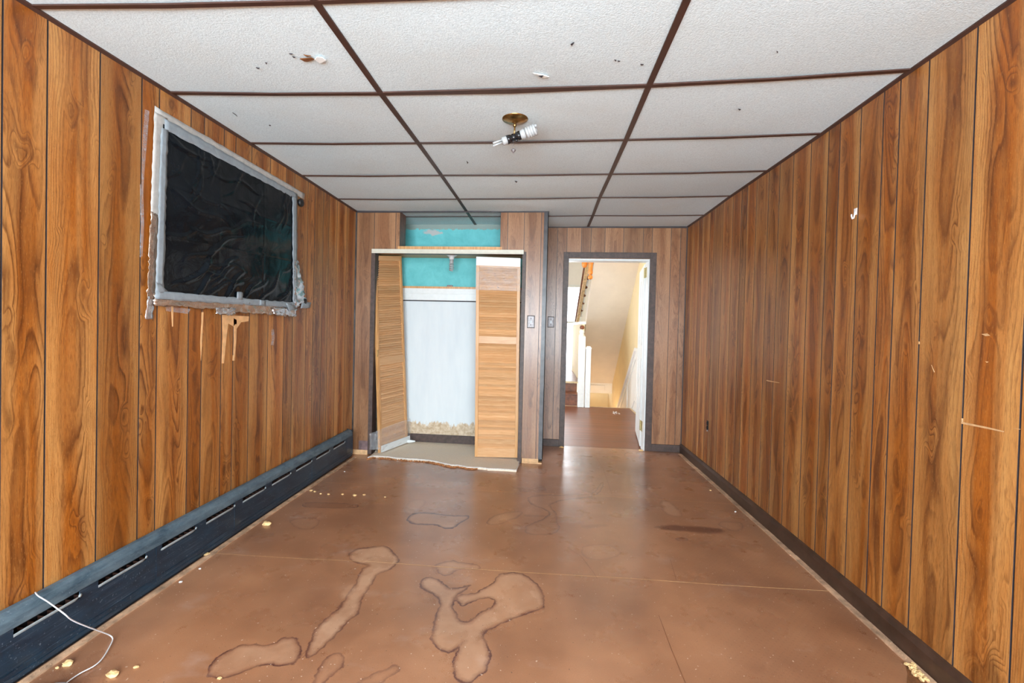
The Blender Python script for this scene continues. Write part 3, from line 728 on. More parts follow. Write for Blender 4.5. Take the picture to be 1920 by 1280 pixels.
tapep('duct_tape', 'duct', (445,547),(456,548),(455,562),(444,560), .024, nu=3, nv=3, jag=.002, seedv=71)
tapep('duct_tape', 'duct', (487,562),(498,563),(498,572),(487,571), .024, nu=3, nv=3, jag=.002, seedv=72)
tapep('duct_tape', 'duct', (536,568),(548,570),(556,580),(542,584), .026, nu=3, nv=3, jag=.002, seedv=73)
tapep('duct_tape', 'duct', (291,528),(303,533),(316,548),(292,556), .021, nu=3, nv=3, jag=.003, seedv=74)
tapep('foil_strip', 'foil', (288,552),(552,574),(555,594),(287,571), .010, nu=60, nv=7, jag=.008, wr=.012, seedv=8, label='torn brown foil along the bottom edge')
tapep('foil_strip', 'silver', (405,576),(440,578),(438,590),(404,589), .018, nu=12, nv=6, jag=.006, wr=.01, seedv=9)
tapep('foil_strip', 'silver', (549,488),(558,490),(572,566),(551,578), .012, nu=8, nv=20, jag=.008, wr=.016, seedv=10, label='bright silver foil bunched at the lower right')
tapep('foil_strip', 'silver', (510,576),(556,578),(552,594),(512,588), .018, nu=14, nv=6, jag=.006, wr=.014, seedv=11)
tapep('tape_strip', 'duct', (566,566),(583,567),(581,577),(563,578), .020, nu=4, nv=2, jag=.002, wr=.004, seedv=12)
b = MB(); p = on(561, 380, 0, XL+.006); b.lathe(p, [(0, -.0), (.026, .0), (.032, .014), (.026, .026), (0, .03)], 12, (1, 0, 0)); b.build('foam_plug', 'black', parent=cover, smooth=True)
b = MB(); p = on(569, 564, 0, XL+.004); b.lathe(p, [(0, -.0), (.028, .0), (.030, .012), (.02, .02), (0, .022)], 9, (1, 0, 0)); b.build('foam_plug', 'black', parent=cover, smooth=True)

# torn and stained patches in the panelling: children of the wall
def wallmark(wall, pts, ax, c, d, mat, name, label=None):
    b = MB(); b.prism([on(u, v, ax, c) for u, v in pts], d, 0)
    return b.build(name, mat, parent=wall, label=label)
dl = Vector((-.004, 0, 0))
for pts in ([(417,590),(467,593),(466,602),(452,604),(444,616),(441,608),(438,612),(428,606),(424,640),(420,681),(416,681),(418,635)],
            [(438,596),(444,600),(443,640),(440,676),(437,676),(439,640)], [(321,573),(325,574),(325,612),(323,612)], [(379,585),(382,585),(379,640),(377,676),(376,640)]):
    wallmark(wall_left, pts, 0, XL+.0012, dl, 'ply', 'torn_veneer', 'pale torn veneer below the window cover')
wallmark(wall_left, [(509,618),(513,616),(515,632),(512,648),(508,646),(510,632)], 0, XL+.0012, dl, 'scuff', 'tape_residue')
wallmark(wall_left, [(311,574),(358,579),(352,588),(312,583)], 0, XL+.0012, dl, 'scuff', 'tape_residue')
wallmark(wall_left, [(272,205),(280,208),(276,260),(270,330),(268,372),(266,330),(268,262)], 0, XL+.0012, dl, 'scuff', 'tape_residue')
wallmark(wall_left, [(263,345),(268,345),(270,420),(267,480),(263,482),(265,420)], 0, XL+.0012, dl, 'scuff', 'tape_residue')
dr = Vector((.004, 0, 0))
for pts in ([(1802,784),(1804,784),(1805,791),(1850,800),(1882,808),(1881,810),(1848,803),(1802,794)], [(1840,626),(1850,625),(1856,629),(1848,630)], [(1847,677),(1853,678),(1850,680)], [(1437,712),(1461,717),(1461,718),(1437,714)],
            [(1898,802),(1912,804),(1911,805)], [(1746,684),(1752,697),(1751,698)], [(1722,640),(1724,640),(1724,645),(1722,645)]):
    wallmark(wall_right, pts, 0, XR-.0012, dr, 'bare_wood', 'scratch_mark')

# ------------------------------------------------------------------ baseboard heater
heater = thing('baseboard_heater', 'long blue-black metal baseboard heater along the left wall', 'heater', (XL, 2.6, 0))
HX = XL+.055; HY0, HY1 = -.6, 4.2; PER = .3022; S0 = 1.385
def hbox(b, prof, ya, yb):
    for k in range(len(prof)-1):
        (a, c), (e, f) = prof[k], prof[k+1]
        b.quad([(a, ya, c), (e, ya, f), (e, yb, f), (a, yb, c)])
hood = [(XL, .252), (XL+.012, .258), (XL+.028, .256), (XL+.042, .246), (XL+.052, .230), (HX, .212), (HX, .198)]
b = MB()
n = 24
for i in range(n): hbox(b, hood, HY0+(HY1-HY0)*i/n, HY0+(HY1-HY0)*(i+1)/n)
b.raw([(x, HY1, z) for x, z in hood]+[(XL, HY1, .198)], [tuple(range(len(hood)+1))])
b.build('hood', 'heater_top', parent=heater, smooth=True, label='dusty grey-blue rounded hood')
b = MB(); nslot0 = int((HY0-S0)/PER)
slots = [(S0+i*PER, S0+i*PER+.226) for i in range(nslot0, 9)]
zt, zb = .199, .176
b.box(HX-.002, HX, HY0, HY1, .012, zb)
prev = HY0
for a, c in slots:
    if a > prev: b.box(HX-.002, HX, prev, a, zb, zt)
    prev = c
b.box(HX-.002, HX, prev, HY1, zb, zt)
b.box(HX, HX+.003, HY0, HY1, .012, .03)
b.box(HX, HX+.0025, HY0, HY1, .048, .052)
b.build('front_panel', 'heater', parent=heater)
for a, c in slots:
    l = MB(); N = 14; g = []
    for i in range(N+1):
        y = a+(c-a)*i/N; e = math.sin(math.pi*min(1, max(0, i/N)))**.35
        g += [(HX, y, zb-.010), (HX+.010*e, y, zb-.001), (HX+.007*e, y, zb+.006*e)]
    l.raw(g, [(3*i+k, 3*i+3+k, 3*i+4+k, 3*i+1+k) for i in range(N) for k in range(2)])
    l.lathe((HX+.002, c+.001, zb+.003), [(0, -.002), (.007, -.001), (.007, .001), (0, .003)], 10, (1, 0, 0))
    l.build('louver_lip', 'lip', parent=heater, smooth=True)
b = MB(); b.box(XL+.004, XL+.008, HY0, HY1, .02, .24); b.build('back_panel', 'black', parent=heater)
b = MB(); b.tube([(XL+.03, HY0, .12), (XL+.03, HY1-.02, .12)], .011, 10)
for i in range(90): y = 1.2+i*.033; b.box(XL+.010, HX-.006, y, y+.0012, .08, .168)
b.build('heating_element', 'rust', parent=heater)
for y in (1.255, 2.0, 2.55, 3.46, 4.085):
    b = MB(); b.box(HX, HX+.0018, y-.03 if y < 4 else y, y+.0008, .012, .198); 
    b.build('joint_cover', 'heater', parent=heater)
b = MB(); b.raw([(XL, HY1, .012), (HX+.003, HY1, .012), (HX+.003, HY1, .215), (XL+.045, HY1, .25), (XL, HY1, .262), (XL, HY1+.004, .012), (HX+.003, HY1+.004, .012), (HX+.003, HY1+.004, .215), (XL+.045, HY1+.004, .25), (XL, HY1+.004, .262)],
    [(4, 3, 2, 1, 0), (5, 6, 7, 8, 9), (0, 1, 6, 5), (1, 2, 7, 6), (2, 3, 8, 7), (3, 4, 9, 8)])
b.build('end_cap', 'heater', parent=heater)
b = MB(); b.box(XL+.002, HX-.002, HY0, HY1, 0.0, .012); b.build('base_rail', 'black', parent=heater)

# ------------------------------------------------------------------ closet contents
def louver_leaf(root, BL, BR, TL, TR, nsl, thick=.028, sw=.034, top=.07, bot=.11, midr=(.60, .64), tag_='door_leaf'):
    """four corner points of the visible face; builds stiles, rails and slats"""
    BL, BR, TL, TR = map(Vector, (BL, BR, TL, TR)); wv = (BR-BL).length; hv = (TL-BL).length
    nrm = (BR-BL).cross(TL-BL).normalized()
    if nrm.y > 0: nrm = -nrm        # towards the room
    def F(s, t, d=0): return (BL*(1-s)+BR*s)*(1-t)+(TL*(1-s)+TR*s)*t-nrm*d
    a, tp, bt = sw/wv, top/hv, bot/hv
    def blk(b, s0, s1, t0, t1, d0=0, d1=thick):
        b.hexa([F(s0, t0, d0), F(s1, t0, d0), F(s1, t0, d1), F(s0, t0, d1)], [F(s0, t1, d0), F(s1, t1, d0), F(s1, t1, d1), F(s0, t1, d1)])
    fr = MB(); blk(fr, 0, a, 0, 1); blk(fr, 1-a, 1, 0, 1); rails = [(0, bt, .001), (1-tp, 1, .001), (*midr, .002)]
    f = fr.build(tag_, 'stile', parent=root, bevel=.0015)
    for (r0, r1, dd) in rails:
        ra_ = MB(); ra_.seed = .35; blk(ra_, a, 1-a, r0, r1, dd); ra_.build('cross_rail', 'louver', parent=f)
    sl = MB(); R_ = random.Random(nsl)
    for (t0, t1) in ((bt, midr[0]), (midr[1], 1-tp)):
        m_ = max(1, int(nsl*(t1-t0)))
        for i in range(m_):
            sl.seed = R_.random(); c = t0+(t1-t0)*(i+.5)/m_; h = (t1-t0)/m_
            lo, hi = c-h*.58, c+h*.62
            lo = max(lo, t0); hi = min(hi, t1)
            sl.hexa([F(a, lo, .003), F(1-a, lo, .003), F(1-a, lo, .008), F(a, lo, .008)], [F(a, hi, .019), F(1-a, hi, .019), F(1-a, hi, .024), F(a, hi, .024)])
    sl.build('louver_slats', 'louver', parent=f)
    return F, f
zf = .004
ldoor = thing('bifold_louver_door', 'left louvered bifold closet door, folded, leaning, plastic wrapped round its foot', 'closet door', (-1.57, 4.4, 0), 'louvered bifold closet doors')
BL = on(713, 849, 2, zf); BR = on(765, 829, 2, zf-.004); TL = on(703, 479, 1, 4.36); TR = on(753, 480, 1, BR.y-.09)
ldoor['kind'] = 'thing'
F, leaf = louver_leaf(ldoor, BL, BR, TL, TR, 88, bot=.05, top=.05, midr=(.44, .475))
louver_leaf(ldoor, BL+Vector((-.002, .045, 0)), BR+Vector((-.03, .04, 0)), TL+Vector((-.002, .045, 0)), TR+Vector((-.03, .04, 0)), 88, bot=.05, top=.05, midr=(.44, .475))
b = MB(); q = F(0, .505, -.002); b.box(q.x-.006, q.x+.003, q.y-.008, q.y+.03, q.z-.035, q.z+.035); b.build('hinge', 'brass', parent=ldoor)
b = MB(); g = []; R_ = random.Random(5)
for i in range(11):
    for k in range(9):
        s, t = -.06+1.14*k/8, .005+.115*i/10+(.01*k/8)
        g.append(F(s, t, -.008-R_.uniform(0, .012)))
b.raw(g, [(i*9+k, i*9+k+1, (i+1)*9+k+1, (i+1)*9+k) for i in range(10) for k in range(8)]); b.build('plastic_wrap', 'film', parent=ldoor, smooth=True, label='clear plastic wrapped round the foot')
b = MB(); g = []
for i in range(4):
    for k in range(9): g.append(F(-.02+1.05*k/8, .003+.034*i/3, -.016-R_.uniform(0, .003)))
b.raw(g, [(i*9+k, i*9+k+1, (i+1)*9+k+1, (i+1)*9+k) for i in range(3) for k in range(8)]); b.build('tape_strip', 'whitefilm', parent=ldoor, smooth=True, label='white tape across the foot')
b = MB(); q = on(772, 829, 2, .012); b.tube([q+Vector((-.10, .02, .01)), q+Vector((-.03, 0, .008)), q+Vector((.04, -.01, .016))], [.012, .02, .008], 8); b.build('plastic_tail', 'whitefilm', parent=ldoor, smooth=True)
b = MB(); g = []
for i in range(9):
    for k in range(5): g.append(F(-.02-.10*k/4, .02+.10*i/8*(1-.2*k/4), .01+.02*k-R_.uniform(0, .02)))
b.raw(g, [(i*5+k, i*5+k+1, (i+1)*5+k+1, (i+1)*5+k) for i in range(8) for k in range(4)]); b.build('plastic_wrap', 'film', parent=ldoor, smooth=True)

rdoor = thing('bifold_louver_door', 'right louvered bifold closet door, folded flat, white film strip on top', 'closet door', (-.41, 4.4, 0), 'louvered bifold closet doors')
YD = 4.372
BL = on(890, 856, 1, YD); BR = on(971, 858, 1, YD); TL = on(893, 481, 1, YD); TR = on(976, 484, 1, YD)
print('rdoor', BL, TL, BR, TR)
rdoor['kind'] = 'thing'
F2, leaf2 = louver_leaf(rdoor, BL, BR, TL, TR, 84, bot=.085, top=.10, sw=.03, midr=(.57, .605))
louver_leaf(rdoor, BL+Vector((.012, .04, .006)), BR+Vector((-.004, .04, .006)), TL+Vector((.012, .04, 0)), TR+Vector((-.004, .04, 0)), 84, bot=.085, top=.10, sw=.03, midr=(.57, .605))
b = MB(); g = []
for i in range(3):
    for k in range(13): g.append(F2(k/12, .957+.043*i/2, -.003-R_.uniform(0, .002)))
b.raw(g, [(i*13+k, i*13+k+1, (i+1)*13+k+1, (i+1)*13+k) for i in range(2) for k in range(12)]); b.build('film_strip', 'whitefilm', parent=rdoor, smooth=True, label='white film strip across the top')
b = MB(); g = []
for i in range(9):
    for k in range(13): g.append(F2(-.01+1.02*k/12, .835+.12*i/8, -.005-R_.uniform(0, .008)))
b.raw(g, [(i*13+k, i*13+k+1, (i+1)*13+k+1, (i+1)*13+k) for i in range(8) for k in range(12)]); b.build('plastic_wrap', 'film', parent=rdoor, smooth=True, label='clear plastic below the white strip')

b = MB(); z = on(840, 475, 1, YC-.02).z
b.box(-1.668, -.196, YC-.035, YC+.04, 1.968, 1.996); b.box(-1.668, -.196, YC-.035, YC-.03, 1.955, 1.968)
o = b.build('door_track', 'trackmetal', bevel=.002); tag(o, 'cream metal bifold track across the top of the closet opening', 'door track')

# shelf cleats across the back of the closet
b = MB(); za = on(820, 541, 1, YK-.03).z; zb_ = on(820, 551, 1, YK-.03).z; zc = on(820, 563, 1, YK-.02).z; zd = on(820, 537, 1, YK-.04).z
print('cleats', za, zb_, zc, zd)
shelf = thing('shelf_cleat', 'stepped white shelf cleat with a bare wood top across the closet back', 'shelf', (-1.1, YK-.03, zc))
b.box(XL+.021, -.081, YK-.045, YK-.0065, zb_, za); b.build('upper_board', 'white_paint', parent=shelf)
b = MB(); b.box(XL+.021, -.081, YK-.03, YK-.0065, zc, zb_); b.build('lower_board', 'white_paint', parent=shelf)
b = MB(); b.box(XL+.021, -.081, YK-.05, YK-.001, za, zd); b.build('wood_strip', 'stile', parent=shelf)
b = MB(); b.tube([(XL+.02, YK-.02, zc-.006), (-.081, YK-.02, zc-.006)], .006, 6); b.build('shadow_line', 'groove', parent=shelf)  # dark strip standing in for the shadow beneath the cleat
p = on(843, 536, 1, YK-.03); b = MB(); b.box(p.x-.03, p.x+.03, YK-.03, YK-.004, p.z-.006, p.z+.010)
tag(b.build('junction_box', 'plate', bevel=.003), 'small metal box on the wood strip inside the closet', 'box')

# porcelain lamp holder with a spiral bulb
def spiral(b, c, ax, r, length, turns, tr, n=18):
    ax = Vector(ax).normalized(); a = ax.orthogonal().normalized(); d = ax.cross(a); c = Vector(c); pts = []; N = int(turns*n)
    for i in range(N+1):
        an = 2*math.pi*i/n; pts.append(c+ax*(length*i/N)+(a*math.cos(an)+d*math.sin(an))*r*(1 if i < N*.85 else 1-.25*(i-N*.85)/(N*.15)))
    b.tube(pts, tr, 8)
lh = on(847, 484, 1, 4.6); lamp = thing('lamp_holder', 'white porcelain lamp holder under the closet soffit', 'lamp', (lh.x, 4.6, 2.0))
b = MB(); b.lathe((lh.x, 4.6, 2.0), [(0, 0), (.055, 0), (.056, -.012), (.042, -.022), (.026, -.03), (.024, -.05), (.02, -.055), (0, -.055)], 24); b.build('socket', 'porcelain', parent=lamp, smooth=True)
b = MB(); b.lathe((lh.x, 4.6, 1.95), [(0, 0), (.018, -.002), (.021, -.03), (.018, -.05), (0, -.052)], 16)
spiral(b, (lh.x, 4.6, 1.90), (0, 0, -1), .019, .07, 3.5, .0065); b.build('spiral_bulb', 'cfl', parent=lamp, smooth=True)

# ragged board on the closet floor
edge = [(684,866),(690,856),(700,853),(720,854),(745,857),(775,859),(805,861),(825,865),(845,870),(862,871),(880,875),(900,875),(915,877),(935,878),(968,880),(972,870),(973,860)]
b = MB(); top_ = [on(u, v, 2, .010) for u, v in edge[1:]]
R_ = random.Random(9)
pts = []
for p, q in zip(top_[:-1], top_[1:]):
    for i in range(4): pp = p.lerp(q, i/4); pts.append(pp+Vector((R_.uniform(-.003, .003), R_.uniform(-.005, .005), 0)))
pts.append(top_[-1])
front = [(p.x, p.y) for p in pts]
def zt(y): return ZF(y)+.016
vs = []; fs = []
cols = len(front)
for (x, y) in front:
    x2 = min(max(x, -1.8), -.1); x2 = -1.8+(x2+1.64)*(1.7/1.44) if False else x2
    vs += [(x, y, ZF(y)), (x, y, zt(y)+.002), (x2, YC+.12, zt(YC)), (x2, YK-.021, zt(YK))]
for i in range(cols-1):
    a = i*4; c = a+4
    fs += [(a, c, c+1, a+1), (a+1, c+1, c+2, a+2), (a+2, c+2, c+3, a+3)]
b.raw(vs, fs)
b.box(XL+.021, front[0][0]+.01, YC+.105, YK-.021, ZF(YK), zt(YK)); b.box(front[-1][0]-.01, -.081, YC+.105, YK-.021, ZF(YK), zt(YK))
board = tag(b.build('floor_board', 'carpet'), 'dusty beige floor board with a ragged front edge inside the closet', 'floor covering')
b = MB(); pl = [Vector((x, y, zt(y)+.001)) for x, y in front]; b.tube(pl, .0045, 6); b.build('frayed_edge', 'wool', parent=board, smooth=True, label='pale frayed front edge')
b = MB()
for i in range(420):
    k = R_.uniform(0, cols*.64); i0 = int(k); p = pts[i0].lerp(pts[min(i0+1, cols-1)], k-i0); s = R_.uniform(.004, .009)
    c = Vector((p.x, p.y-R_.uniform(.006, .035)*(1 if k < cols*.5 else .4), 0)); c.z = ZF(c.y)+s*.6
    b.lathe(c, [(0, -s*.6), (s, -.2*s), (s*.7, s*.5), (0, s*.8)], 5, Vector((R_.uniform(-.5, .5), R_.uniform(-.5, .5), 1)))
o = b.build('crumbled_backing', 'crumble'); tag(o, 'crumbled orange backing in front of the ragged closet board edge', 'debris'); o['kind'] = 'stuff'

# junk behind the left folding door: folded dark bag
b = MB(); g = []
for i in range(12):
    for k in range(8):
        t = i/11; s = k/7
        g.append((-1.735+.055*s+.012*R_.uniform(-1, 1), 4.47+.06*math.sin(s*3)+.02*R_.uniform(-1, 1), ZF(4.5)+.02+t*(.36-.1*s)+.01*R_.uniform(-1, 1)))
b.raw(g, [(i*8+k, i*8+k+1, (i+1)*8+k+1, (i+1)*8+k) for i in range(11) for k in range(7)])
o = b.build('crumpled_bag', 'film', smooth=True); s_ = o.modifiers.new('thick', 'SOLIDIFY'); s_.thickness = .002
tag(o, 'crumpled clear plastic bag in the gap behind the left closet door', 'bag')

# ------------------------------------------------------------------ switches, outlet, hook
def switch(name, u0, v0, u1, v1, Y, label):
    a, c = on(u0, v0, 1, Y), on(u1, v1, 1, Y); cx, cz = (a.x+c.x)/2, (a.z+c.z)/2; t = thing(name, label, 'switch', (cx, Y, cz), 'wall switches')
    b = MB(); b.box(cx-.036, cx+.036, Y-.004, Y, cz-.06, cz+.06); b.build('backing_plate', 'brown_trim', parent=t, bevel=.0015)
    b = MB(); b.box(cx-.029, cx+.029, Y-.007, Y-.004, cz-.052, cz+.052); b.build('cover_plate', 'plate', parent=t, bevel=.001)
    b = MB(); b.box(cx-.005, cx+.005, Y-.009, Y-.007, cz-.012, cz+.012); b.box(cx-.004, cx+.004, Y-.018, Y-.009, cz-.004, cz+.006); b.build('toggle', 'bakelite', parent=t)
    for s in (-1, 1):
        b = MB(); b.lathe((cx, Y-.007, cz+s*.03), [(.0045, 0), (.0035, .0015), (0, .002)], 10, (0, -1, 0)); b.build('screw', 'bakelite', parent=t)
switch('light_switch', 989, 591, 1002, 615, YC, 'light switch with a grey plate on the closet pier')
switch('light_switch', 1027, 593, 1039, 614, YB, 'light switch with a grey plate left of the doorway')
p = on(1327, 797, 0, XR); t = thing('wall_outlet', 'bare dark outlet without a cover low on the right wall', 'outlet', (XR, p.y, p.z))
b = MB(); b.box(XR-.003, XR, p.y-.02, p.y+.02, p.z-.042, p.z+.042); b.build('box_opening', 'black', parent=t)
for s in (-1, 1):
    b = MB(); b.lathe((XR-.003, p.y, p.z+s*.02), [(.0155, 0), (.0155, .004), (.012, .006), (0, .006)], 14, (-1, 0, 0)); b.build('receptacle', 'bakelite', parent=t, smooth=False)
b = MB(); b.box(XR-.006, XR-.003, p.y-.006, p.y+.006, p.z-.055, p.z-.042); b.build('mounting_ear', 'metal', parent=t)
p = on(1602, 399, 0, XR-.006); t = thing('coat_hook', 'small white hook on the right wall', 'hook', (XR, p.y, p.z))
b = MB(); b.box(XR-.003, XR, p.y-.010, p.y+.010, p.z-.01, p.z+.022); b.build('back_plate', 'porcelain', parent=t, bevel=.001)
b = MB(); b.tube([(XR-.003, p.y, p.z+.004), (XR-.006, p.y, p.z-.012), (XR-.010, p.y-.002, p.z-.026), (XR-.020, p.y-.008, p.z-.03), (XR-.026, p.y-.012, p.z-.018), (XR-.026, p.y-.012, p.z-.01)], .0032, 8); b.build('hook_arm', 'porcelain', parent=t, smooth=True)

# ------------------------------------------------------------------ ceiling light
fx, fy, fz = -.170, 2.372, 2.352
lt = thing('ceiling_light', 'bare brass ceiling light with two fluorescent bulbs', 'ceiling light', (fx, fy, fz))
b = MB(); b.lathe((fx, fy, fz), [(0, .003), (.066, .003), (.067, -.004), (.062, -.008), (.045, -.015), (.02, -.020), (.008, -.024), (.006, -.032), (0, -.033)], 36); b.build('canopy', 'brass', parent=lt, smooth=True)
b = MB(); b.tube([(fx, fy, fz-.03), (fx-.003, fy, fz-.088)], .0045, 8); b.lathe((fx-.001, fy, fz-.032), [(.009, 0), (.009, -.008), (.005, -.012)], 10); b.build('stem', 'brass', parent=lt, smooth=True)
cz = fz-.098; cx = fx-.005
b = MB(); b.lathe((cx, fy, cz), [(0, .016), (.016, .014), (.02, .0), (.016, -.014), (0, -.016)], 16)
def ring(b, c, ax, r, tr): 
    ax = Vector(ax).normalized(); a = ax.orthogonal().normalized(); d = ax.cross(a); b.tube([Vector(c)+(a*math.cos(i*math.pi/8)+d*math.sin(i*math.pi/8))*r for i in range(16)], tr, 6, closed=True)
dR = Vector((.86, -.10, .26)).normalized(); dL = Vector((-.90, -.12, -.36)).normalized()
for d in (dR, dL):
    c = Vector((cx, fy, cz))+d*.008; b.lathe(c, [(.012, 0), (.02, .006), (.0225, .02), (.0225, .03), (.018, .03)], 18, d)
b.tube([(cx+.012, fy-.012, cz-.012), (cx+.018, fy-.014, cz-.026)], .006, 8); b.tube([(cx-.012, fy-.012, cz-.012), (cx-.016, fy-.014, cz-.022)], .005, 8)
b.build('socket_cluster', 'bakelite', parent=lt, smooth=True)
b = MB(); c = Vector((cx, fy, cz))+dR*.034; b.lathe(c, [(.016, 0), (.024, .006), (.026, .022), (.022, .03), (0, .03)], 20, dR)
spiral(b, c+dR*.034, dR, .0225, .054, 4.2, .0074, 20); b.build('spiral_bulb', 'cfl', parent=lt, smooth=True)
b = MB(); c = Vector((cx, fy, cz))+dL*.034; b.lathe(c, [(.014, 0), (.02, .004), (.021, .024), (.016, .03), (0, .03)], 20, dL)
for oo in (Vector((0, .006, .007)), Vector((0, -.006, -.007)), Vector((0, -.008, .006))):
    b.tube([c+dL*.03+oo, c+dL*.08+oo], .005, 8)
b.build('tube_bulb', 'cfl', parent=lt, smooth=True)
b = MB(); b.tube([(cx, fy, cz-.014), (cx, fy, cz-.062)], .0009, 5); b.build('finial_wire', 'metal', parent=lt)
b = MB(); b.lathe((cx, fy, cz-.056), [(0, 0), (.006, -.002), (.0135, -.008), (.011, -.013), (.005, -.018), (.004, -.022), (0, -.024)], 16); b.build('finial', 'plate', parent=lt, smooth=True)

# ------------------------------------------------------------------ loose cable, pan rim, crumbs
cp = [(66,1110),(72,1117),(90,1128),(120,1150),(135,1162),(160,1173),(190,1184),(205,1190),(211,1196),(209,1205),(195,1230),(178,1247),(150,1262),(128,1277),(122,1284)]
zs = [.262,.266,.262,.245,.20,.14,.06,.02,.008,.006,.006,.006,.006,.006,.006]
pts = []
for (u, v), z in zip(cp, zs):
    q = on(u, v, 2, z); pts.append(q)
for q in pts:
    lim = XL+.004 if q.z > .255 else HX+.006
    if q.x < lim: q.x = lim
sm_ = []
for i in range(len(pts)-1):
    p0, p1, p2, p3 = pts[max(i-1, 0)], pts[i], pts[i+1], pts[min(i+2, len(pts)-1)]
    for k in range(5):
        t_ = k/5; sm_.append(.5*((2*p1)+(p2-p0)*t_+(2*p0-5*p1+4*p2-p3)*t_**2+(3*p1-p0-3*p2+p3)*t_**3))
sm_.append(pts[-1])
b = MB(); b.tube(sm_, .0023, 8); tag(b.build('loose_cable', 'wire', smooth=True), 'thin white cable draped over the heater onto the floor', 'cable')
pc = on(92, 1302, 2, .02)
pan = thing('round_pan', 'round grey-blue pan on the floor at the bottom left edge', 'pan', (pc.x, pc.y-.02, 0))
b = MB(); b.lathe((pc.x, pc.y-.02, 0), [(0, .001), (.055, .001), (.068, .02), (.071, .02), (.0575, -.0), (0, 0)], 32); b.build('body', 'greyblue', parent=pan, smooth=True)
b = MB(); ring(b, (pc.x, pc.y-.02, .0205), (0, 0, 1), .0695, .0028); b.build('rim', 'metal', parent=pan, smooth=True)

def chunk(name, u, v, s, mat, label, seed, group='foam crumbs on the floor', cat='debris', flat=.55):
    R_ = random.Random(seed); c = on(u, v, 2, 0); c.z = ZF(c.y)
    import bmesh
    bm = bmesh.new(); bmesh.ops.create_icosphere(bm, subdivisions=2, radius=1)
    for q in bm.verts:
        k = R_.uniform(.65, 1.2); q.co = Vector((q.co.x*s*k*1.2, q.co.y*s*k*.9, max(-.25, q.co.z*flat*k)*s+.25*s))
    me = bpy.data.meshes.new(name); bm.to_mesh(me); bm.free(); me.materials.append(M[mat]); o = bpy.data.objects.new(name, me); COL.objects.link(o); o.location = c
    return tag(o, label, cat, group)
CR = [(127,1245,.016,'foam','large yellow foam crumb beside the heater near the loose cable'),
      (107,1252,.006,'foam','tiny foam crumb just left of the large one by the cable'),
      (211,1266,.018,'foam','pale broken foam chunk at the bottom left'),
      (255,1251,.008,'foam','small foam crumb right of the pale broken chunk'),
      (500,983,.024,'foam','orange foam chunk on the floor beside the heater'),
      (375,1066,.006,'wool','white crumb on the scuffed floor by the heater'),
      (339,1091,.008,'wool','white crumb beside a dark speck near the heater'),
      (411,1272,.007,'foam','yellow crumb on the ring stain at the bottom'),
      (583,919,.011,'foam','first of the yellow crumbs in the row by the heater'),
      (590,921,.009,'foam','orange crumb next to the first yellow crumb of the row'),
      (601,925,.008,'foam','small crumb between the orange crumb and the wider gap in the row'),
      (616,926,.009,'foam','crumb just left of the wide gap in the row by the heater'),
      (642,926,.009,'foam','crumb just right of the wide gap in the row by the heater'),
      (665,928,.013,'foam','large pale crumb near the right of the row'),
      (683,927,.010,'foam','rightmost pale crumb of the row by the heater'),
      (722,931,.007,'foam','yellow crumb alone right of the row'),
      (646,882,.006,'wool','small white crumb near the closet pier'),
      (1287,858,.008,'wool','pale crumb in the back right corner'),
      (1283,853,.006,'wool','tiny pale crumb against the back right baseboard'),
      (1332,917,.007,'foam','yellow crumb beside the right tack strip'),
      (1379,958,.006,'wool','white crumb by the right tack strip farther forward')]
for i, (u, v, s, mt, lb) in enumerate(CR): chunk('foam_crumb', u, v, s, mt, lb, i+1)
chunk('yellow_scrap', 386, 1040, .02, 'foam', 'thin yellow scrap at the foot of the heater', 70, None, flat=.25)
chunk('door_shim', 1053, 835, .022, 'foam', 'yellowish shim at the left foot of the doorway', 71, 'shims at the doorway feet', flat=.4)
chunk('door_shim', 1202, 841, .022, 'foam', 'yellowish shim at the right foot of the doorway', 72, 'shims at the doorway feet', flat=.4)
# torn hole with insulation in the lower right corner
b = MB(); R_ = random.Random(3)
ctr = on(1722, 1262, 2, 0)
b.prism([on(u, v, 2, .0012) for u, v in [(1697,1244),(1706,1237),(1716,1246),(1732,1262),(1748,1283),(1700,1284),(1702,1262)]], (0, 0, -.001)); b.build('torn_hole', 'hole_brown', parent=floor)
def fluff(name, pts, r, mat, label, n=70):
    b = MB()
    for i in range(n):
        k = R_.uniform(0, len(pts)-1.001); a = int(k); p = Vector(pts[a]).lerp(Vector(pts[a+1]), k-a)+Vector((R_.uniform(-1, 1)*r, R_.uniform(-1, 1)*r, 0)); s = R_.uniform(.004, .010)
        p.z = s*.6+R_.uniform(0, r*.4)
        b.lathe(p, [(0, -s*.6), (s, -.2*s), (s*.8, s*.4), (0, s*.7)], 6, Vector((R_.uniform(-1, 1), R_.uniform(-1, 1), 1)))
    return tag(b.build(name, mat), label, 'debris')
fluff('foam_clump', [on(1708, 1250, 2, 0), on(1718, 1262, 2, 0), on(1730, 1276, 2, 0)], .014, 'foam', 'clump of orange and white foam by the right wall').name
fluff('insulation_tuft', [on(1745, 1262, 2, 0), on(1758, 1272, 2, 0), on(1765, 1280, 2, 0)], .006, 'wool', 'tuft of white wool pushed out along the right baseboard', 40)

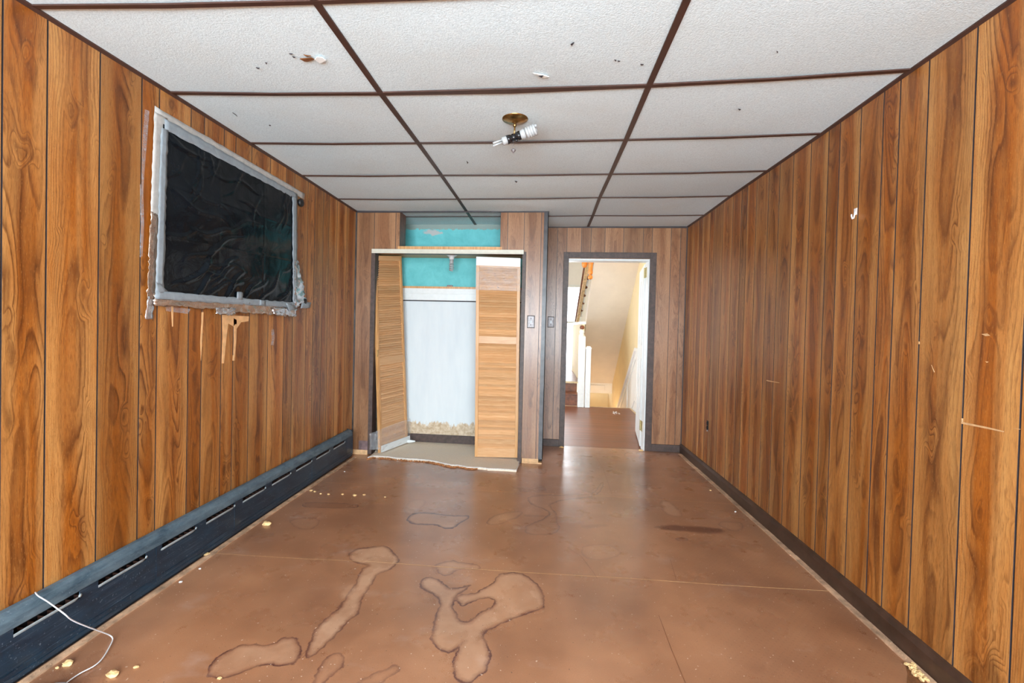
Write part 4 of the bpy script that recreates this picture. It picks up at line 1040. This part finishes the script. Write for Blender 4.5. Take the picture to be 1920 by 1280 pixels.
# ------------------------------------------------------------------ hall beyond the doorway
HZ = -.03; HY = 7.7; HXR = 1.52
b = MB(); b.box(-1.15, 1.475, 5.06, HY, HZ-.12, HZ); struct(b, 'floor_hall', 'hallfloor')
M['nosing'] = simple('pale_worn_nosing', (.62, .47, .28), .5, .2)
b = MB(); b.box(-1.15, 1.48, HY, HY+.025, HZ-.03, HZ+.004); struct(b, 'trim_12', 'nosing')
b = MB(); b.box(1.455, 1.478, 7.0, HY, HZ, HZ+.006); struct(b, 'trim_13', 'nosing')
b = MB(); b.box(HXR, HXR+.08, 5.13, 11.2, -2.4, 3.3); struct(b, 'wall_hall_right', 'cream')
b = MB(); b.box(-1.25, -1.15, 5.13, 5.6, -.15, 3.3); b.box(-1.25, -1.15, 7.0, 11.2, -.15, 3.3); b.box(-1.25, -1.15, 5.6, 7.0, -.15, .3); b.box(-1.25, -1.15, 5.6, 7.0, 2.3, 3.3); struct(b, 'wall_hall_left', 'offwhite')
b = MB(); b.box(-1.22, -1.19, 5.6, 7.0, 1.28, 1.33); b.box(-1.22, -1.19, 6.28, 6.32, .3, 2.3)
wn = struct(b, 'window_2', 'white_paint'); b = MB(); b.box(-1.206, -1.202, 5.6, 7.0, .3, 2.3); b.build('pane', 'glass', parent=wn)
b = MB(); b.box(-1.25, 1.6, 5.11, 5.13, 2.5, 3.3); b.box(-1.25, 0, 5.11, 5.13, -.15, 2.5); b.box(1.5, 1.6, 5.11, 5.13, -.15, 2.5); struct(b, 'wall_hall_front', 'offwhite')
b = MB(); b.box(-1.25, 1.6, 5.11, 11.3, 3.3, 3.4); struct(b, 'ceiling_hall', 'offwhite')
# far wall with a window
FY = 11.0
hw = (-.5, .90, .25, 2.30)
b = MB(); slab(b, -1.25, 1.6, FY, FY+.1, -2.4, 3.3, holes=[hw], mat=0); struct(b, 'wall_hall_far', 'offwhite')
b = MB()
for x0, x1, z0_, z1_ in ((-.5, .90, .25, .31), (-.5, .90, 2.24, 2.30), (-.5, -.44, .31, 2.24), (.84, .90, .31, 2.24), (-.44, .84, 1.38, 1.43)): b.box(x0, x1, FY-.01, FY+.05, z0_, z1_)
wn = struct(b, 'window_3', 'white_paint'); b = MB(); b.box(-.44, .84, FY+.03, FY+.034, .31, 2.24); b.build('pane', 'glass', parent=wn)
# walls round the lower flight
b = MB(); b.box(.66, .70, HY+.03, 10.7, -2.4, -.3); struct(b, 'wall_lower_left', 'beige')
b = MB(); b.box(.60, HXR, HY-.06, HY-.02, -2.4, -.15); struct(b, 'wall_lower_front', 'beige')
# lower stair hall floor
b = MB(); b.box(.5, HXR, HY+.03, 11.2, -2.4, -2.3); struct(b, 'floor_lower_hall', 'hallfloor')
# raised walkway: two steps up on the left
stair = thing('short_steps', 'two dark wooden steps up beside the white newel', 'steps', (-.2, HY+.1, HZ))
b = MB(); b.box(-1.14, .615, HY+.03, HY+.05, HZ, .155); b.build('riser', 'stairwood', parent=stair)
b = MB(); b.box(-1.14, .615, HY+.005, HY+.32, .155, .18); b.build('tread', 'stairwood', parent=stair, bevel=.004)
b = MB(); b.box(-1.14, .615, HY+.30, HY+.32, .18, .325); b.build('riser', 'stairwood', parent=stair)
b = MB(); b.box(-1.15, .655, HY+.27, FY, .325, .35); struct(b, 'floor_walkway', 'hallfloor')
b = MB(); b.box(-1.14, .62, HY+.265, HY+.285, .322, .352); struct(b, 'trim_14', 'nosing')
# half wall beside the stairwell
hwall = thing('half_wall', 'pale yellow boarded half wall beside the stairwell with a white cap', 'half wall', (.68, 9, .0))
b = MB(); b.box(.66, .70, HY+.12, 10.1, -.3, 1.34)
for i in range(9): b.box(.654, .66, HY+.13+i*.26, HY+.14+i*.26+.235, .36, 1.33)
b.build('boards', 'cream', parent=hwall)
b = MB(); b.box(.635, .725, HY+.11, 10.1, 1.34, 1.385); b.build('cap', 'white_paint', parent=hwall, bevel=.006)
# newel posts on the landing edge
def post(x0, x1, ztop, label, cap=True):
    t = thing('newel_post', label, 'post', ((x0+x1)/2, HY-.02, HZ), 'white newel posts')
    b = MB(); b.box(x0, x1, HY-.09, HY+.0, HZ, ztop); b.build('shaft', 'white_paint', parent=t, bevel=.006)
    if cap: b = MB(); b.box(x0-.008, x1+.004, HY-.1, HY+.01, ztop, ztop+.03); b.box(x0+.01, x1-.01, HY-.08, HY-.01, ztop+.03, ztop+.05); b.build('cap', 'white_paint', parent=t, bevel=.004)
    return t
nt = post(.60, .705, 1.14, 'taller white newel post with a ball finial on the landing edge', False)
b = MB(); b.lathe((.645, HY-.045, 1.14), [(.045, 0), (.05, .02), (.03, .035), (.042, .06), (.045, .085), (.03, .105), (.012, .115), (0, .12)], 20); b.build('ball_finial', 'offwhite', parent=nt, smooth=True)
b = MB(); b.lathe((.645, HY-.045, 1.255), [(.0, 0), (.03, .005), (.04, .03), (.03, .06), (.0, .07)], 16); b.build('finial_tip', 'stairwood', parent=nt, smooth=True, label='brown finial tip')
post(.715, .80, .93, 'shorter white newel post on the landing edge')
# upper flight: sloped soffit, handrail, balusters and hanging newel drop
yn, zn, yf_, zf_ = 7.3, 2.60, 10.1, .03
b = MB(); b.hexa([(.80, yn, zn), (HXR, yn, zn), (HXR, yf_, zf_), (.80, yf_, zf_)], [(.80, yn, zn+.2), (HXR, yn, zn+.2), (HXR, yf_, zf_+.2), (.80, yf_, zf_+.2)])
struct(b, 'ceiling_stair_soffit', 'beige')
b = MB(); b.box(.72, HXR, 10.02, 10.12, -.12, .10); b.box(.80, HXR-.16, 10.0, 10.02, -.06, .055); struct(b, 'trim_15', 'offwhite', bevel=.006)
bal = thing('stair_balustrade', 'sloping stair balustrade with turned balusters seen through the doorway', 'balustrade', (.69, 8.5, 1.4))
ra, rb = Vector((.665, 7.05, 2.62)), Vector((.695, 9.9, 1.44))
b = MB()
for i in range(16):
    p, q = ra.lerp(rb, i/16), ra.lerp(rb, (i+1)/16)
    b.hexa([p+Vector((-.022, 0, -.03)), p+Vector((.004, 0, -.03)), q+Vector((.004, 0, -.03)), q+Vector((-.022, 0, -.03))], [p+Vector((-.02, 0, .03)), p+Vector((.002, 0, .03)), q+Vector((.002, 0, .03)), q+Vector((-.02, 0, .03))])
b.build('handrail', 'stairwood', parent=bal)
M['tan'] = simple('tan_stringer_paint', (.62, .43, .22), .6, .3, 20)
b = MB()
b.hexa([ra+Vector((.004, 0, -.10)), ra+Vector((.06, 0, -.10)), rb+Vector((.06, 0, -.10)), rb+Vector((.004, 0, -.10))], [ra+Vector((.004, 0, .2)), ra+Vector((.06, 0, .2)), rb+Vector((.06, 0, .2)), rb+Vector((.004, 0, .2))])
b.build('stringer', 'tan', parent=bal)
b = MB(); b.lathe((0, 0, 0), [(.012, -.10), (.022, -.085), (.016, -.06), (.028, -.03), (.03, 0), (.02, .03), (.014, .06), (.022, .085), (.012, .10)], 14)
for i in range(8):
    t_ = .10+i*.11; p = ra.lerp(rb, t_)+Vector((.092, 0, .0)); bb = MB()
    bb.lathe(p, [(.012, -.09), (.03, -.07), (.03, -.03), (.016, -.01), (.034, .02), (.034, .06), (.014, .09)], 14)
    bb.build('baluster', 'offwhite', parent=bal, smooth=True)
    bb = MB(); bb.lathe(p+Vector((.0, -.03, .05)), [(0, -.034), (.026, -.016), (.026, .016), (0, .034)], 10); bb.build('baluster_knob', 'stairwood', parent=bal, smooth=True)
p = on(1107, 514, 1, 7.0)
b = MB(); b.lathe(p, [(0, -.085), (.03, -.07), (.038, -.045), (.028, -.02), (.012, -.008), (.030, .0), (.036, .02), (.030, .08), (.033, .14), (.040, .16), (.040, .45)], 20)
b.build('newel_drop', 'orange_wood', parent=bal, smooth=True, label='orange varnished newel drop')
p = on(1096, 495, 1, 7.0)
b = MB(); b.lathe(p, [(0, -.06), (.03, -.045), (.042, -.01), (.042, .02), (.03, .06), (.035, .3)], 18); b.build('newel_drop', 'orange_wood', parent=bal, smooth=True)

# descending flight and wainscot on the right wall
fl = thing('lower_stair_flight', 'descending stair flight below the landing edge', 'stairs', (1.1, HY+.5, HZ))
for i in range(11):
    b = MB(); z = HZ-.19*(i+1); y = HY+.03+i*.25; b.box(.72, HXR-.04, y, y+.27, z-.03, z); b.build('tread', 'stairwood', parent=fl)
    b = MB(); b.box(.72, HXR-.04, y+.25, y+.27, z-.19, z-.03); b.build('riser', 'beige', parent=fl)
wz0, ys = .93, 7.55
wain = thing('wainscot', 'white panelled wainscot stepping down the right stair wall', 'wainscot', (HXR, 7.4, 0))
sl = -.78
def wz(y, h): return h if y < ys else h+sl*(y-ys)
b = MB()
for (ya, yb) in ((6.2, ys), (ys, 10.4)):
    b.hexa([(HXR-.012, ya, wz(ya, HZ-.05)), (HXR, ya, wz(ya, HZ-.05)), (HXR, yb, wz(yb, HZ-.05)), (HXR-.012, yb, wz(yb, HZ-.05))], [(HXR-.012, ya, wz(ya, wz0)), (HXR, ya, wz(ya, wz0)), (HXR, yb, wz(yb, wz0)), (HXR-.012, yb, wz(yb, wz0))])
b.build('board', 'offwhite', parent=wain)
for h0, h1, th in ((wz0, wz0+.05, .045), (wz0-.14, wz0-.11, .024), (.12, .15, .024), (HZ, .10, .02)):
    for (ya, yb) in ((6.2, ys), (ys, 10.4)):
        b = MB(); b.hexa([(HXR-th, ya, wz(ya, h0)), (HXR, ya, wz(ya, h0)), (HXR, yb, wz(yb, h0)), (HXR-th, yb, wz(yb, h0))], [(HXR-th, ya, wz(ya, h1)), (HXR, ya, wz(ya, h1)), (HXR, yb, wz(yb, h1)), (HXR-th, yb, wz(yb, h1))])
        b.build('rail', 'offwhite', parent=wain)
for y in (6.3, 7.0, 7.45, 8.2, 9.0, 9.8):
    b = MB(); b.box(HXR-.024, HXR, y, y+.03, wz(y, .15), wz(y, wz0-.14)); b.build('stile', 'offwhite', parent=wain)
# low panel of unclear use on the far lower wall
b = MB(); b.box(.74, .93, 10.6, 10.62, -2.3, -.14); struct(b, 'lower_panel', 'tan', bevel=.004)
b = MB(); b.box(.70, HXR, 10.62, 10.7, -2.4, .1); struct(b, 'wall_lower_far', M['cream'])
# chips on the hall floor
p = on(1155, 774, 2, HZ); b = MB(); R_ = random.Random(8)
for i in range(14):
    s = R_.uniform(.005, .014); c = (p.x+R_.uniform(-.05, .05), p.y+R_.uniform(-.1, .1), HZ+.003); b.lathe(c, [(0, -.002), (s, -.001), (s*.8, .004), (0, .006)], 6)
o = b.build('plaster_dust', 'wool'); tag(o, 'white plaster dust on the hall floor near the landing edge', 'debris'); o['kind'] = 'stuff'

# white door swung open into the hall
door = MB(); hx, hy = DX1-.024, YB+.150; ang = math.radians(82.2); dv = Vector((math.cos(ang), math.sin(ang), 0)); nv_ = Vector((-dv.y, dv.x, 0))
def dblk(b, s0, s1, z0, z1, d0, d1):
    O = Vector((hx, hy, 0)); P = lambda s, d, z: O+dv*s+nv_*d+Vector((0, 0, z))
    b.hexa([P(s0, d0, z0), P(s1, d0, z0), P(s1, d1, z0), P(s0, d1, z0)], [P(s0, d0, z1), P(s1, d0, z1), P(s1, d1, z1), P(s0, d1, z1)])
dblk(door, 0, .80, -.015, 2.0, -.035, 0)
for (s0, s1, z0, z1) in ((.10, .36, .25, .95), (.44, .70, .25, .95), (.10, .36, 1.1, 1.85), (.44, .70, 1.1, 1.85)): dblk(door, s0, s1, z0, z1, 0, .006)
d = struct(door, 'door_1', 'white_paint', bevel=.002)
M['hinge'] = simple('old_brass_hinge', (.40, .33, .15), .4, .3, 40, Metallic=.6)
for z in (1.90, .22):
    b = MB(); dblk(b, -.003, .045, z-.055, z+.055, -.0, .003); b.box(DX1-.019, DX1-.0155, YB+.07, YB+.135, z-.055, z+.055); b.tube([(hx+.002, hy-.012, z-.055), (hx+.002, hy-.012, z+.055)], .009, 10); b.build('hinge', 'hinge', parent=d)
